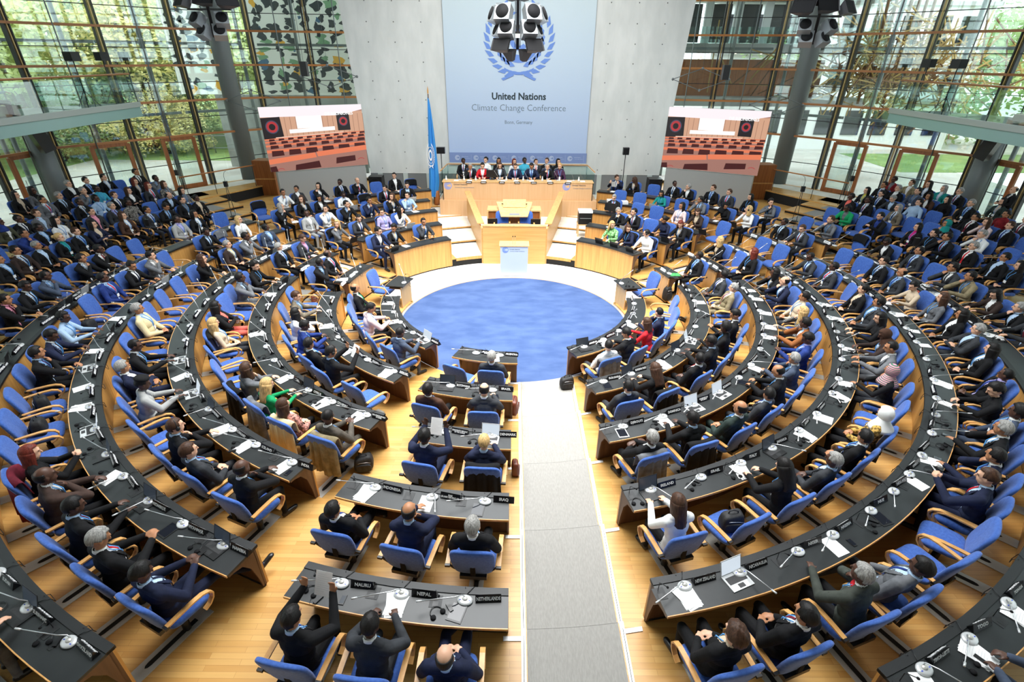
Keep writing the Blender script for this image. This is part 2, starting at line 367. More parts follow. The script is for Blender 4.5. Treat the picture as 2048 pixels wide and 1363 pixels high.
# ------------------------------------------------------------------ curved desks
NAMEB = {'Lm': 'left arc', 'Rm': 'right arc', 'M': 'middle block', 'Lp': 'short left block', 'Rp': 'short right block', 'Lq': 'left stage block', 'Rq': 'right stage block'}
ZO = {'Lq': 0.1, 'Rq': 0.1}
def desk(i, side, a0, a1, single=False):
    zo = ZO.get(side, 0); r = RI[i]; zt = ZT[i] + zo; zf = ZF[i] + zo; zb = (ZF[i - 1] + zo if i > 1 else 0.0)
    if i == 2 and side[1:] == 'q': zb = -.01
    am = (a0 + a1) / 2
    lab = 'curved black topped desk with oak front, row %s, %s' % (NUM[i], NAMEB[side])
    t = thing('curved_desk', PT(r + .25, am, zf), lab, 'desk', 'curved desk rows')
    f = MB(); f.arc(r - 0.0, r + 0.49, zt - 0.035, zt, a0, a1, 'linoleum_black'); put('worktop', f, t, world=True)
    f = MB(); f.arc(r - 0.015, r + 0.085, zt - 0.03, zt + 0.012, a0, a1, 'rail_black'); put('cable_channel', f, t, world=True)
    f = MB(); f.arc(r + 0.49, r + 0.502, zt - 0.035, zt + 0.001, a0, a1, 'bent_beech'); put('edge_trim', f, t, world=True)
    fo = 0.085 if i == 1 else 0.03
    L = abs(rad(a1 - a0)) * r; n = max(1, round(L / 1.75)); da = (a1 - a0) / n; e = math.degrees(0.004 / r) * (1 if da > 0 else -1)
    for k in range(n):
        f = MB(); f.arc(r + fo, r + fo + 0.025, zb + 0.055, zt - 0.035, a0 + k * da + e, a0 + (k + 1) * da - e, 'desk_veneer'); put('front_panel', f, t, world=True)
    f = MB(); f.arc(r + fo + 0.02, r + fo + 0.045, zb + (0.07 if i == 1 else 0.0), zb + 0.09, a0, a1, 'riser_black'); put('plinth', f, t, world=True)
    f = MB(); f.arc(r + fo + 0.026, r + fo + 0.04, zf, zt - 0.035, a0, a1, 'dark_oak'); put('inner_panel', f, t, world=True)
    for a, sg in ((a0, 1), (a1, -1)):
        sg = sg if a1 > a0 else -sg
        p = [(fo, zb + 0.075), (fo + .06, zb + 0.075), (0.12, zf + 0.25), (0.17, zf + 0.5), (0.27, zf + 0.66), (0.40, zf + 0.70), (0.47, zf + 0.70), (0.47, zt - 0.035), (fo, zt - 0.035)]
        O = PT(r, a); d = (PT(r + 1, a) - O); nn = Vector((-d.y, d.x, 0))
        X = Matrix(((d.x, 0, nn.x, O.x), (d.y, 0, nn.y, O.y), (0, 1, 0, 0), (0, 0, 0, 1)))
        f = MB(); f.prism(p, 0.0 if sg > 0 else -0.03, 0.03 if sg > 0 else 0.0, 'dark_oak', X)
        f.prism([(fo - .03, zb + .075), (fo, zb + .075), (fo, zt - .035), (fo - .03, zt - .035)], 0.0 if sg > 0 else -0.03, 0.03 if sg > 0 else 0, 'desk_veneer', X)
        put('end_panel', f, t, world=True)
    return t
DESKS = [(1, 'Lm', -33.8, -88), (2, 'Lm', -27.3, -88), (3, 'Lm', -21.4, -95.8), (4, 'Lm', -23.6, -95.2), (5, 'Lm', -20.4, -100.6), (6, 'Lm', -22.3, -106.4),
         (1, 'M', -22.0, 1.6), (2, 'M', -20.9, 0.0), (3, 'M', -14.5, -0.2), (4, 'M', -17.9, -0.3), (5, 'M', -15.6, -0.2),
         (1, 'Rm', 23.2, 88), (2, 'Rm', 18.2, 95.8), (3, 'Rm', 14.0, 96), (4, 'Rm', 11.9, 100.7), (5, 'Rm', 10.3, 105.3), (6, 'Rm', 20.0, 103.6)]
for s, nm in ((-1, 'L'), (1, 'R')):
    for i, a0, a1 in ((2, 95.6 if s < 0 else 103, 113), (3, 102.3, 115), (4, 100.3 if s < 0 else 105.6, 117), (5, 104.2 if s < 0 else 110, 119.3), (6, 107.9, 119.6)):
        DESKS.append((i, nm + 'p', s * a0, s * a1))
    for i, a0, a1 in ((2, 125.2, 152.5), (3, 124.8, 154.6), (4, 124.6, 157), (5, 125.2, 157.7), (6, 125.2, 160)):
        DESKS.append((i, nm + 'q', s * a0, s * a1))
for d in DESKS: desk(*d)
# two small single desks at the ends of the first row
for s in (-1, 1):
    t = thing('single_desk', PT(3.7, s * 107, 0), 'small single desk with one pale front panel beside the cream floor, %s of the carpet' % ('left' if s < 0 else 'right'), 'desk', 'single desks')
    f = MB(); f.arc(3.42, 3.98, 0.79, 0.825, s * 99.5, s * 112, 'linoleum_black'); put('worktop', f, t, world=True)
    f = MB(); f.arc(3.5, 3.53, 0.012, 0.79, s * 100.5, s * 111, 'maple'); put('front_panel', f, t, world=True)
    f = MB(); f.arc(3.53, 3.9, 0.70, 0.73, s * 100.5, s * 111, 'dark_oak'); put('shelf', f, t, world=True)
    f = MB(); f.arc(3.98, 3.99, 0.79, 0.826, s * 99.5, s * 112, 'bent_beech'); put('edge_trim', f, t, world=True)

# ------------------------------------------------------------------ armchair
def rounded_slab(mb, w, d, h, mat, nx=10, ny=8, warp=None, e=3.0, cap=4):
    """superellipsoid cushion, centre at the origin"""
    vs = []; fs = []; nu, nv = 28, 12
    sg = lambda v, p: math.copysign(abs(v) ** p, v)
    for j in range(nv + 1):
        t = -PI / 2 + PI * j / nv
        for i in range(nu):
            a = 2 * PI * i / nu
            x = sg(math.cos(a), 2 / 5) * sg(math.cos(t), 0.35) * w / 2; y = sg(math.sin(a), 2 / 5) * sg(math.cos(t), 0.35) * d / 2; z = sg(math.sin(t), 0.6) * h / 2
            vs.append(warp(Vector((x, y, z))) if warp else (x, y, z))
    for j in range(nv):
        for i in range(nu): fs.append((j * nu + i, j * nu + (i + 1) % nu, (j + 1) * nu + (i + 1) % nu, (j + 1) * nu + i))
    return mb.add(vs, fs, mat, True)
def chair_proto(track=True):
    seat = MB(); rounded_slab(seat, 0.50, 0.50, 0.095, 'blue_fabric', warp=lambda p: (p.x * (1 + .06 * p.y), p.y + 0.03, p.z + 0.455 - 0.35 * max(0, p.y - 0.12) ** 1.5 + 0.06 * p.x * p.x * 4 * 0.3))
    back = MB()
    def bw(p):
        v = (p.y + 0.25) / 0.5                      # 0 bottom .. 1 top
        x = p.x * (0.90 + 0.12 * math.sin(v * PI * 0.75)); bend = 0.35 * x * x
        return (x, -0.235 - 0.11 * v - 0.03 * v * v + bend + p.z, 0.47 + 0.575 * v)
    rounded_slab(back, 0.515, 0.50, 0.08, 'blue_fabric', warp=bw)
    dim = MB(); dim.ell((0, -0.291, 0.83), (0.008, 0.012, 0.008), 'soft_black', 8, 4)
    strap = MB(); strap.box((-0.03, -0.318, 0.52), (0.03, -0.298, 0.70), 'soft_black')
    strap.box((-0.16, -0.31, 0.44), (0.16, -0.22, 0.50), 'black_plastic')
    arms = []
    for s in (-1, 1):
        m_ = MB(); path = [(-0.27, 0.665), (-0.12, 0.675), (0.04, 0.68), (0.15, 0.672), (0.22, 0.64), (0.255, 0.585), (0.24, 0.52), (0.19, 0.46), (0.12, 0.43)]
        vs = []; n = len(path)
        for k, (y, z) in enumerate(path):
            y0, z0 = path[max(0, k - 1)]; y1, z1 = path[min(n - 1, k + 1)]; L = math.hypot(y1 - y0, z1 - z0); ny, nz = -(z1 - z0) / L, (y1 - y0) / L
            for dx, q in ((-0.027, -1), (0.027, -1), (0.027, 1), (-0.027, 1)): vs.append((s * 0.30 + dx, y + ny * q * 0.010, z + nz * q * 0.010))
        fs = [(4 * k + a, 4 * k + (a + 1) % 4, 4 * k + 4 + (a + 1) % 4, 4 * k + 4 + a) for k in range(n - 1) for a in range(4)] + [(0, 1, 2, 3), (4 * n - 4, 4 * n - 3, 4 * n - 2, 4 * n - 1)]
        m_.add(vs, fs, 'bent_beech', False)
        br = MB(); br.box((s * 0.30 - 0.03, -0.30, 0.64), (s * 0.30 + 0.03, -0.255, 0.672), 'black_plastic'); br.bar((s * 0.28, -0.27, 0.65), (s * 0.22, -0.25, 0.56), 0.02, 0.02, 'black_plastic')
        arms.append(('armrest', m_.fix('armrest'), [('bracket', br.fix('bracket'))]))
    ped = MB(); ped.lathe([(0.045, 0.012), (0.045, 0.22), (0.03, 0.22), (0.03, 0.40)], 'black_metal', 12); ped.box((-0.14, -0.12, 0.385), (0.14, 0.14, 0.412), 'black_metal')
    parts = [('seat', seat.fix('seat')), ('backrest', back.fix('backrest'), [('button', dim.fix('button')), ('lumbar_strap', strap.fix('lumbar_strap'))])] + arms
    if track:
        tr = MB(); tr.box((-0.09, -0.80, 0.0), (0.09, 0.28, 0.012), 'brushed_plate')
        sl = MB(); sl.prism([(-.028, -.46), (-.02, -.50), (0, -.52), (.02, -.50), (.028, -.46), (.028, .12), (-.028, .12)], 0.012, 0.016, 'riser_black')
        parts += [('pedestal', ped.fix('pedestal')), ('floor_track', tr.fix('floor_track'), [('slot', sl.fix('slot'))])]
    else:
        for k in range(4):
            a = rad(45 + 90 * k); ped.bar((0, 0, 0.05), (0.3 * math.cos(a), 0.3 * math.sin(a), 0.02), 0.04, 0.03, 'black_metal')
        ped.lathe([(0.05, 0.0), (0.05, 0.03)], 'black_metal', 10)
        parts.append(('pedestal', ped.fix('pedestal')))
    return Proto('conference_armchair', parts)
CHAIR = chair_proto(True); CHAIR2 = chair_proto(False)

# ------------------------------------------------------------------ people
SKIN = {'l': hexc(222, 172, 142), 'm': hexc(176, 122, 86), 'd': hexc(84, 54, 40)}
for k, c in SKIN.items(): principled('skin_' + k, c, 0.5)
principled('lip', hexc(150, 84, 74), 0.5); principled('eye_dark', (0.02, 0.015, 0.012), 0.35)
CL = dict(black=(20, 20, 22), charcoal=(52, 54, 58), grey=(104, 106, 110), navy=(28, 34, 58), slate=(66, 76, 94), blue=(36, 56, 120), tweed=(118, 108, 92), khaki=(134, 122, 94),
          white=(236, 236, 234), cream=(222, 204, 160), beige=(206, 186, 160), brown=(74, 50, 38), maroon=(110, 32, 48), red=(200, 36, 44), green=(24, 150, 92), teal=(30, 140, 134),
          turquoise=(70, 170, 196), lilac=(178, 168, 214), violet=(96, 84, 150), pink=(226, 150, 170), coral=(236, 110, 96), rust=(150, 84, 44), ochre=(168, 138, 62), olive=(74, 74, 56),
          magenta=(200, 40, 120), lime=(160, 200, 80), yellow=(206, 190, 80), purple=(74, 44, 70))
CL2 = {'pale pink': (232, 208, 204), 'light grey': (168, 168, 166), 'pale blue': (182, 206, 232), 'light blue': (170, 196, 224), 'brown grey': (84, 78, 70), 'dark olive': (64, 68, 62), 'dark green': (42, 54, 50),
       'rust brown': (150, 92, 50), 'brown leather': (66, 50, 44), 'dark brown': (52, 40, 36), 'dark red': (120, 24, 30), 'patterned rust': (160, 110, 100), 'patterned grey': (110, 106, 100),
       'patterned ochre': (160, 128, 66), 'striped grey': (150, 148, 144), 'lime and blue': (130, 190, 120)}
def cloth(words_):
    s = words_.strip(); key = 'cloth ' + s
    if key in MATS: return key
    col = None
    for k, v in CL2.items():
        if s.startswith(k): col = v
    if col is None:
        for k, v in CL.items():
            if s.split()[0] == k: col = v
    if col is None: col = CL['black']
    c = hexc(*col); m = principled(key, c, 0.85, spec=0.25)
    if s.startswith('patterned') or s.startswith('lime'):
        noise_mix(m, tuple(x * 0.35 for x in c), tuple(min(1, x * 1.7) for x in c), scale=(26, 26, 26), detail=2, lo=0.42, hi=0.56)
    elif s.startswith('striped') or s == 'pink scarf':
        b = m.node_tree.nodes['Principled BSDF']; tc = nd(m, 'ShaderNodeTexCoord'); wv = nd(m, 'ShaderNodeTexWave'); wv.bands_direction = 'Z'; wv.inputs['Scale'].default_value = 12
        cr = nd(m, 'ShaderNodeValToRGB'); cr.color_ramp.interpolation = 'CONSTANT'; cr.color_ramp.elements[0].color = (*c, 1); cr.color_ramp.elements[1].position = 0.6
        cr.color_ramp.elements[1].color = (*(hexc(60, 120, 90) if 'pink' in s else hexc(40, 40, 42)), 1)
        lk(m, tc.outputs['Object'], wv.inputs[0]); lk(m, wv.outputs[0], cr.inputs[0]); lk(m, cr.outputs[0], b.inputs[0])
    elif max(col) < 140:
        noise_mix(m, tuple(x * 0.75 for x in c), tuple(x * 1.25 for x in c), scale=(9, 9, 9), detail=6, bump=0.5)
    else: noise_mix(m, tuple(x * 0.92 for x in c), c, scale=(9, 9, 9), detail=5, bump=0.4)
    return key
HC = dict(black=(22, 19, 18), brown=(70, 46, 32), blond=(204, 168, 112), grey=(150, 148, 144), red=(110, 44, 32), light=(140, 108, 74))
for k, c in HC.items():
    m = principled('hair_' + k, hexc(*c), 0.55, spec=0.3); cc = hexc(*c); noise_mix(m, tuple(x * 0.6 for x in cc), tuple(min(1, x * 1.35) for x in cc), scale=(60, 60, 14), detail=3, bump=0.5)

# pose: lean (deg), hip y, L/R elbow, L/R wrist, hand dir, palm, curl, knees, ankles, head pitch
def Pz(lean, we, ww, kn=(.12, .40, .50), an=(.13, .37, .09), hy=0.0, pitch=0, hd=None, curl=.5, wl=None, el=None, al=None):
    return dict(lean=lean, e=we, w=ww, kn=kn, an=an, hy=hy, pitch=pitch, hd=hd, curl=curl, wl=wl, el=el, al=al)
POSE = {
 'lap': Pz(-10, (.27, -.02, .70), (.10, .17, .645), hd=(-.75, .6, -.1)),
 'cross': Pz(-11, (.27, .07, .76), (-.02, .20, .84), hd=(-1, -.05, .05), curl=.3),
 'type': Pz(7, (.28, .15, .76), (.12, .44, .80), hd=(-.15, 1, -.05), curl=.45, pitch=12),
 'write': Pz(10, (.29, .19, .78), (.10, .44, .80), hd=(-.4, .9, -.1), curl=.7, pitch=24, wl=(-.16, .42, .80)),
 'chin': Pz(5, (.22, .30, .80), 'chin', hd='face', curl=.75, pitch=-2, wl=(-.10, .44, .80), el=(-.27, .17, .76)),
 'read': Pz(2, (.30, .18, .84), (.17, .44, 1.02), hd=(-.1, .35, .9), curl=.5, pitch=10),
 'phone': Pz(-2, (.27, .07, .74), (.07, .35, .80), hd=(-.45, .7, .4), curl=.7, pitch=26),
 'hold': Pz(3, (.26, .22, .78), (.06, .43, .90), hd=(-.7, .4, .55), curl=.8, pitch=6),
 'recline': Pz(-20, (.29, .0, .66), (.10, .24, .66), kn=(.13, .47, .50), an=(.15, .68, .10), hy=.08, hd=(-.7, .6, -.1)),
 'legs': Pz(-17, (.29, .0, .66), (.10, .22, .65), kn=(.12, .50, .50), an=(.10, .86, .11), hy=.08, hd=(-.7, .6, -.1)),
 'phonelegs': Pz(-10, (.28, .06, .76), (.08, .34, .82), kn=(.13, .50, .52), an=(.22, .98, .15), hy=.04, hd=(-.45, .7, .4), curl=.7, pitch=24),
 'stand': Pz(0, (.27, .02, 1.12), (.14, .24, 1.10), kn=(.10, .02, .50), an=(.11, -.02, .08), hy=0, hd=(-.8, .5, 0)),
}
def vlen(v): return max(1e-9, math.sqrt(float(np.dot(v, v))))
class Prim:
    def __init__(s, lab): s.lab = lab
def cap(lab, a, b, r0, r1, sx=None):
    p = Prim(lab); p.k = 'c'; p.a = np.array(a, float); p.b = np.array(b, float); p.r0 = r0; p.r1 = r1; return p
def elp(lab, c, r, R=None):
    p = Prim(lab); p.k = 'e'; p.c = np.array(c, float); p.r = np.array(r, float); p.R = np.eye(3) if R is None else R; return p
def pdist(p, V):
    if p.k == 'c':
        d = p.b - p.a; L2 = float(d @ d) + 1e-9; t = np.clip(((V - p.a) @ d) / L2, 0, 1)
        return np.linalg.norm(V - (p.a + t[:, None] * d), axis=1) - (p.r0 + (p.r1 - p.r0) * t)
    q = (V - p.c) @ p.R; k = np.linalg.norm(q / p.r, axis=1); return (k - 1) * p.r.min() * 1.0
def prim_mesh(mb, p):
    if p.k == 'c':
        d = Vector(p.b - p.a); L = d.length; n = 4
        q = d.to_track_quat('Z', 'Y').to_matrix().to_4x4(); X = Matrix.Translation(Vector(p.a)) @ q
        prof = []
        for k in range(n + 1): a = -PI / 2 + PI / 2 * k / n; prof.append((max(p.r0 * math.cos(a), 0.0), p.r0 * math.sin(a)))
        for k in range(n + 1): a = PI / 2 * k / n; prof.append((max(p.r1 * math.cos(a), 0.0), L + p.r1 * math.sin(a)))
        prof[0] = (1e-5, prof[0][1]); prof[-1] = (1e-5, prof[-1][1])
        mb.lathe(prof, 'skin_l', 10, X=X)
    else:
        X = Matrix(((*p.R[0], p.c[0]), (*p.R[1], p.c[1]), (*p.R[2], p.c[2]), (0, 0, 0, 1)))
        mb.ell((0, 0, 0), tuple(p.r), 'skin_l', 14, 10, X)
def hand_prims(w_, hd, side, curl, palm_n):
    """palm, four fingers of unequal length with a knuckle bend, and a thumb from the side of the palm"""
    w_ = np.array(w_, float); d = np.array(hd, float); d /= vlen(d); n = np.array(palm_n, float); n -= d * (n @ d); n /= vlen(n); s_ = np.cross(d, n) * side
    c = w_ + d * 0.048; R = np.stack([s_, d, n], 1); out = [elp('hand', c, (.042, .052, .017), R)]
    for k, (off, ln) in enumerate(((-.030, .066), (-.010, .076), (.010, .072), (.029, .056))):
        b = w_ + d * 0.088 + s_ * off; a1 = curl * 0.9; k1 = b + (d * math.cos(a1) - n * math.sin(a1)) * ln * .5
        a2 = curl * 1.9; k2 = k1 + (d * math.cos(a2) - n * math.sin(a2)) * ln * .5
        out += [cap('hand', b, k1, .0095, .0088), cap('hand', k1, k2, .0088, .0075)]
    tb = w_ + d * 0.03 - s_ * 0.034; t1 = tb + (d * .75 - s_ * .62 - n * .15) * .034; t2 = t1 + (d * .95 - s_ * .15 - n * .3) * .028
    out += [cap('hand', tb, t1, .013, .0105), cap('hand', t1, t2, .0105, .0085)]
    return out
def rotx(a): c, s = math.cos(a), math.sin(a); return np.array([[1, 0, 0], [0, c, -s], [0, s, c]])
def rotz(a): c, s = math.cos(a), math.sin(a); return np.array([[c, -s, 0], [s, c, 0], [0, 0, 1]])
PCACHE = {}
def person_geo(pose, yaw, build='m'):
    key = (pose, yaw, build)
    if key in PCACHE: return PCACHE[key]
    P = POSE[pose]; st = pose == 'stand'; th = rad(P['lean'])
    hz = 0.93 if st else 0.555; hip = np.array([0, -.05 + P['hy'], hz])
    if build == 'f': kx, kw = 0.90, 0.92
    else: kx, kw = 1.0, 1.0
    ax = np.array([0, math.sin(th), math.cos(th)]); fw = np.array([0, math.cos(th), -math.sin(th)])
    T = lambda x, y, z: hip + np.array([x, 0, 0]) + fw * y + ax * z
    Rt = rotx(-th)
    pr = [elp('torso', T(0, 0, .02), (.175 * kx, .135, .12), Rt), elp('torso', T(0, .01, .16), (.162 * kx * (.93 if build == 'f' else 1), .112, .15), Rt), elp('torso', T(0, .012, .31), (.182 * kx, .125, .155), Rt),
          cap('torso', T(-.150 * kx, -.005, .412), T(.150 * kx, -.005, .412), .068, .068), elp('torso', T(0, -.012, .44), (.115, .072, .062), Rt), cap('torso', T(-.12 * kx, -.015, .455), T(0, -.018, .50), .042, .05), cap('torso', T(.12 * kx, -.015, .455), T(0, -.018, .50), .042, .05),
          cap('neck', T(0, -.005, .47), T(0, .018, .575), .056, .054)]
    if build == 'f': pr += [elp('torso', T(s * .065, .095, .30), (.058, .05, .055), Rt) for s in (-1, 1)]
    hc = T(0, .03, .648); Rh = rotz(rad(yaw)) @ rotx(-rad(P['pitch'] + 3)); HS = 1.09; H = lambda x, y, z: hc + Rh @ (np.array([x, y, z]) * HS)
    pr += [elp('head', H(0, -.012, .018), (.077, .097, .097), Rh), elp('head', H(0, .022, -.045), (.060, .066, .068), Rh), elp('head', H(0, .045, -.098), (.026, .026, .018), Rh),
           cap('head', H(0, .088, .012), H(0, .108, -.028), .009, .013), elp('head', H(0, .078, -.062), (.026, .014, .011), Rh),
           cap('head', H(-.035, .078, .030), H(.035, .078, .030), .013, .013)] + [elp('head', H(s * .076, -.008, -.012), (.010, .020, .031), Rh) for s in (-1, 1)]
    for s in (-1, 1):
        sh = T(s * .190 * kx, -.005, .405); e = np.array(P['e'], float) * [s * kx, 1, 1]; wv = P['w']; hd = P['hd']; cu = P['curl']; pn = (0, 0, 1)
        if isinstance(wv, str):
            if s > 0:
                ch = H(.030, .085, -.135); wv = ch + np.array([.03, .05, -.075]); hd = ch - wv + np.array([-.01, .0, .02]); pn = (0, 1, .2)
            else: e = np.array(P['el'], float); wv = np.array(P['wl'], float); hd = (.6, .8, -.1); cu = .4
        else:
            wv = np.array(P['wl'], float) if (P['wl'] and s < 0) else np.array(wv, float) * [s, 1, 1]
            if pose == 'cross' and s < 0: wv = wv + np.array([0, .045, -.03])
            hd = np.array(hd, float) * [s, 1, 1]
            if pose in ('read', 'hold'): pn = (s * 1.0, -.2, .2)
            if pose == 'read': pn = (0, 1, -.3)
        pr += [cap('arm', sh, e, .064 * kw, .050 * kw), cap('fore', e, wv, .049 * kw, .031)] + hand_prims(wv, hd, s, cu, pn)
        hp = np.array([s * .09, hip[1] + .02, hz - .035 if not st else hz - .02]); kn = np.array(P['kn'], float) * [s, 1, 1]; an = np.array(P['an'], float) * [s, 1, 1]
        if pose == 'legs' and s < 0: an = an + np.array([.16, .04, .10])
        pr += [cap('leg', hp, kn, .088, .060), cap('leg', kn, an, .056, .040)]
        f = np.array([s * .15, 1, 0]); 
        up = 0.35 if an[1] > .6 else 0.0
        f2 = f * (1 - up) + np.array([0, 0, up]); f2 /= vlen(f2)
        pr += [cap('shoe', an + np.array([0, -.02, -.045]), an + f2 * .15 + np.array([0, 0, -.05]), .038, .036), elp('shoe', an + f2 * .17 + np.array([0, 0, -.05]), (.040, .05, .028))]
    for p in pr:
        if p.lab == 'head':
            if p.k == 'e': p.r = p.r * HS
            else: p.r0 *= HS; p.r1 *= HS
    mb = MB()
    for p in pr: prim_mesh(mb, p)
    me = mb.mesh('tmp'); o = bpy.data.objects.new('tmp', me); COL.objects.link(o)
    r = o.modifiers.new('r', 'REMESH'); r.mode = 'VOXEL'; r.voxel_size = 0.0095; r.use_smooth_shade = True
    sm = o.modifiers.new('s', 'SMOOTH'); sm.factor = 0.5; sm.iterations = 3
    de = o.modifiers.new('d', 'DECIMATE'); de.ratio = 0.42
    dg = bpy.context.evaluated_depsgraph_get(); body = bpy.data.meshes.new_from_object(o.evaluated_get(dg))
    bpy.data.objects.remove(o); bpy.data.meshes.remove(me)
    nF = len(body.polygons); cen = np.zeros(nF * 3); body.polygons.foreach_get('center', cen); cen = cen.reshape(-1, 3)
    nor = np.zeros(nF * 3); body.polygons.foreach_get('normal', nor); nor = nor.reshape(-1, 3)
    D = np.stack([pdist(p, cen) for p in pr], 1); lab = np.array([p.lab for p in pr])[D.argmin(1)]
    # slots: 0 skin 1 shirt 2 trousers 3 shoes 4 eye 5 lip
    mi = np.zeros(nF, np.int32)
    tz = (cen - hip) @ ax; ty = (cen - hip) @ fw
    mi[(lab == 'torso') | (lab == 'arm') | (lab == 'fore')] = 1; mi[lab == 'leg'] = 2; mi[lab == 'shoe'] = 3
    mi[(lab == 'torso') & (tz < -.02)] = 2
    mi[(lab == 'torso') & (tz > .56)] = 0; mi[(lab == 'neck') & (tz < .546)] = 1
    for s in (-1, 1):
        mi[np.linalg.norm((cen - H(s * .031, .088, .006)) @ Rh / np.array([.017, .03, .009]) / 1.0, axis=1) < 1] = 4
        mi[(np.linalg.norm((cen - H(s * .032, .088, .030)) @ Rh / np.array([.022, .03, .005]), axis=1) < 1)] = 4
    mi[np.linalg.norm((cen - H(0, .090, -.062)) @ Rh / np.array([.026, .03, .009]), axis=1) < 1] = 5
    body.materials.clear()
    for n_ in ('skin_l', 'paper_white', 'paper_white', 'black_plastic', 'eye_dark', 'lip'): body.materials.append(M(n_))
    body.polygons.foreach_set('material_index', mi); body.polygons.foreach_set('use_smooth', np.ones(nF, bool)); body.name = 'person'
    # jacket: the torso and sleeves again, a centimetre further out
    nV = len(body.vertices); co = np.zeros(nV * 3); body.vertices.foreach_get('co', co); co = co.reshape(-1, 3)
    vn = np.zeros(nV * 3); body.vertices.foreach_get('normal', vn); vn = vn.reshape(-1, 3)
    wr = [p for p in pr if p.lab == 'fore']; dw = np.min([np.linalg.norm(cen - p.b, axis=1) for p in wr], axis=0)
    base = ((((lab == 'torso') | (lab == 'neck')) & (tz < .520 + .25 * np.clip(-ty, -.05, .06)) & (tz > -.14)) | (lab == 'arm') | ((lab == 'fore') & (dw > .022))) | ((lab == 'leg') & (tz > -.10) & (ty < .06))
    xw = np.abs(cen[:, 0]); fr = (ty > .02) & ((lab == 'torso') | (lab == 'neck'))
    vcut = fr & (xw < np.clip(.010 + .066 * (tz - .12) / .32, .006, .085)) & (tz > .10)
    lcut = fr & (xw < .02) & (tz <= .10)
    out = {}
    ofs = co + vn * 0.0105
    for nm, msk in (('open', base & ~vcut & ~lcut),):
        idx = np.nonzero(msk)[0]; vs_ = {}; fs = []
        for i in idx:
            f = []
            for v in body.polygons[i].vertices:
                if v not in vs_: vs_[v] = len(vs_)
                f.append(vs_[v])
            fs.append(f)
        jm = bpy.data.meshes.new('jacket'); keys = list(vs_.keys()); vv = [tuple(ofs[v]) for v in keys]
        # turn the border inwards for visible thickness
        jm.from_pydata(vv, [], fs); b = bmesh.new(); b.from_mesh(jm)
        be = [e for e in b.edges if e.is_boundary]; r_ = bmesh.ops.extrude_edge_only(b, edges=be)
        for v in [g_ for g_ in r_['geom'] if isinstance(g_, bmesh.types.BMVert)]:
            k_ = v.link_faces; n__ = sum((f_.normal for f_ in v.link_faces), Vector()); v.co -= Vector(tuple(vn[keys[0]])) * 0
        kd = {}
        for v in [g_ for g_ in r_['geom'] if isinstance(g_, bmesh.types.BMVert)]:
            j = int(np.argmin(((ofs[keys] - np.array(v.co)) ** 2).sum(1))); v.co = Vector(tuple(co[keys[j]] - vn[keys[j]] * .003))
        b.to_mesh(jm); b.free(); jm.materials.append(M('soft_black'))
        jm.polygons.foreach_set('use_smooth', [True] * len(jm.polygons)); out[nm] = jm
    bv = BVHTree.FromPolygons([tuple(v) for v in co], [list(p.vertices) for p, l_ in zip(body.polygons, lab) if l_ in ('torso', 'neck')])
    def front(x, z, off=.006):
        o_ = T(x, .5, z); h = bv.ray_cast(Vector(tuple(o_)), Vector(tuple(-fw)), 1.0)
        if h[0] is None: return None
        return h[0] + Vector(tuple(fw)) * off
    def strip(pts, wd):
        m_ = MB(); vs = []; 
        for q in pts:
            if q[2] is None: continue
            c = q[2]; vs += [c + Vector((-wd / 2 * q[1], 0, 0)), c + Vector((wd / 2 * q[1], 0, 0)), c + Vector((wd / 2 * q[1], 0, 0)) + Vector(tuple(fw)) * .004, c + Vector((-wd / 2 * q[1], 0, 0)) + Vector(tuple(fw)) * .004]
        n = len(vs) // 4
        if n > 1: m_.add(vs, [(4 * k + a, 4 * k + (a + 1) % 4, 4 * k + 4 + (a + 1) % 4, 4 * k + 4 + a) for k in range(n - 1) for a in range(4)], 'soft_black')
        return m_
    tie = strip([(z, (.5 if z > .44 else 1.15 - (z - .12) * 1.4), front(0, z, .007)) for z in (.500, .47, .43, .38, .34, .30, .25, .20, .15, .12)], .052)
    out['tie'] = tie.fix('tie') if tie.v else None
    lap_ = MB()
    for s in (-1, 1):
        vs = []
        for x, z, w2 in ((.088, .47, .030), (.088, .42, .040), (.074, .36, .050), (.058, .30, .040), (.042, .25, .028), (.026, .18, .012)):
            q0, q1 = front(s * x, z, .019), front(s * (x + w2), z, .021)
            if q0 is None or q1 is None: continue
            F_ = Vector(tuple(fw)) * .007; vs += [q0, q1, q1 + F_, q0 + F_]
        n_ = len(vs) // 4
        if n_ > 2: lap_.add(vs, [(4 * k + a, 4 * k + (a + 1) % 4, 4 * k + 4 + (a + 1) % 4, 4 * k + 4 + a) for k in range(n_ - 1) for a in range(4)] + [(0, 1, 2, 3), (4 * n_ - 4, 4 * n_ - 3, 4 * n_ - 2, 4 * n_ - 1)], 'soft_black')
    out['lapel'] = lap_.fix('lapel') if lap_.v else None
    nb = T(0, -.012, .505)
    XC = Matrix.Translation(Vector(tuple(nb))) @ Matrix.Rotation(-th - .22, 4, 'X')
    col_ = MB(); col_.lathe([(.069, -.004), (.067, .022), (.0635, .036), (.0600, .035), (.0600, -.004)], 'paper_white', 20, X=XC); out['collar'] = col_.fix('collar')
    ly = MB()
    for s in (-1, 1):
        pts = [front(s * x, z, .016) for x, z in ((.062, .495), (.055, .44), (.038, .36), (.022, .28), (.004, .20))]
        pts = [p for p in pts if p is not None]
        if len(pts) > 2: ly.tube(pts, .0065, 'cloth_lanyard', 5)
    bd = front(0, .165, .02)
    if bd is not None: ly.box((bd.x - .04, bd.y - .004, bd.z - .035), (bd.x + .04, bd.y + .004, bd.z + .035), 'paper_white')
    out['lanyard'] = ly.fix('lanyard') if ly.v else None
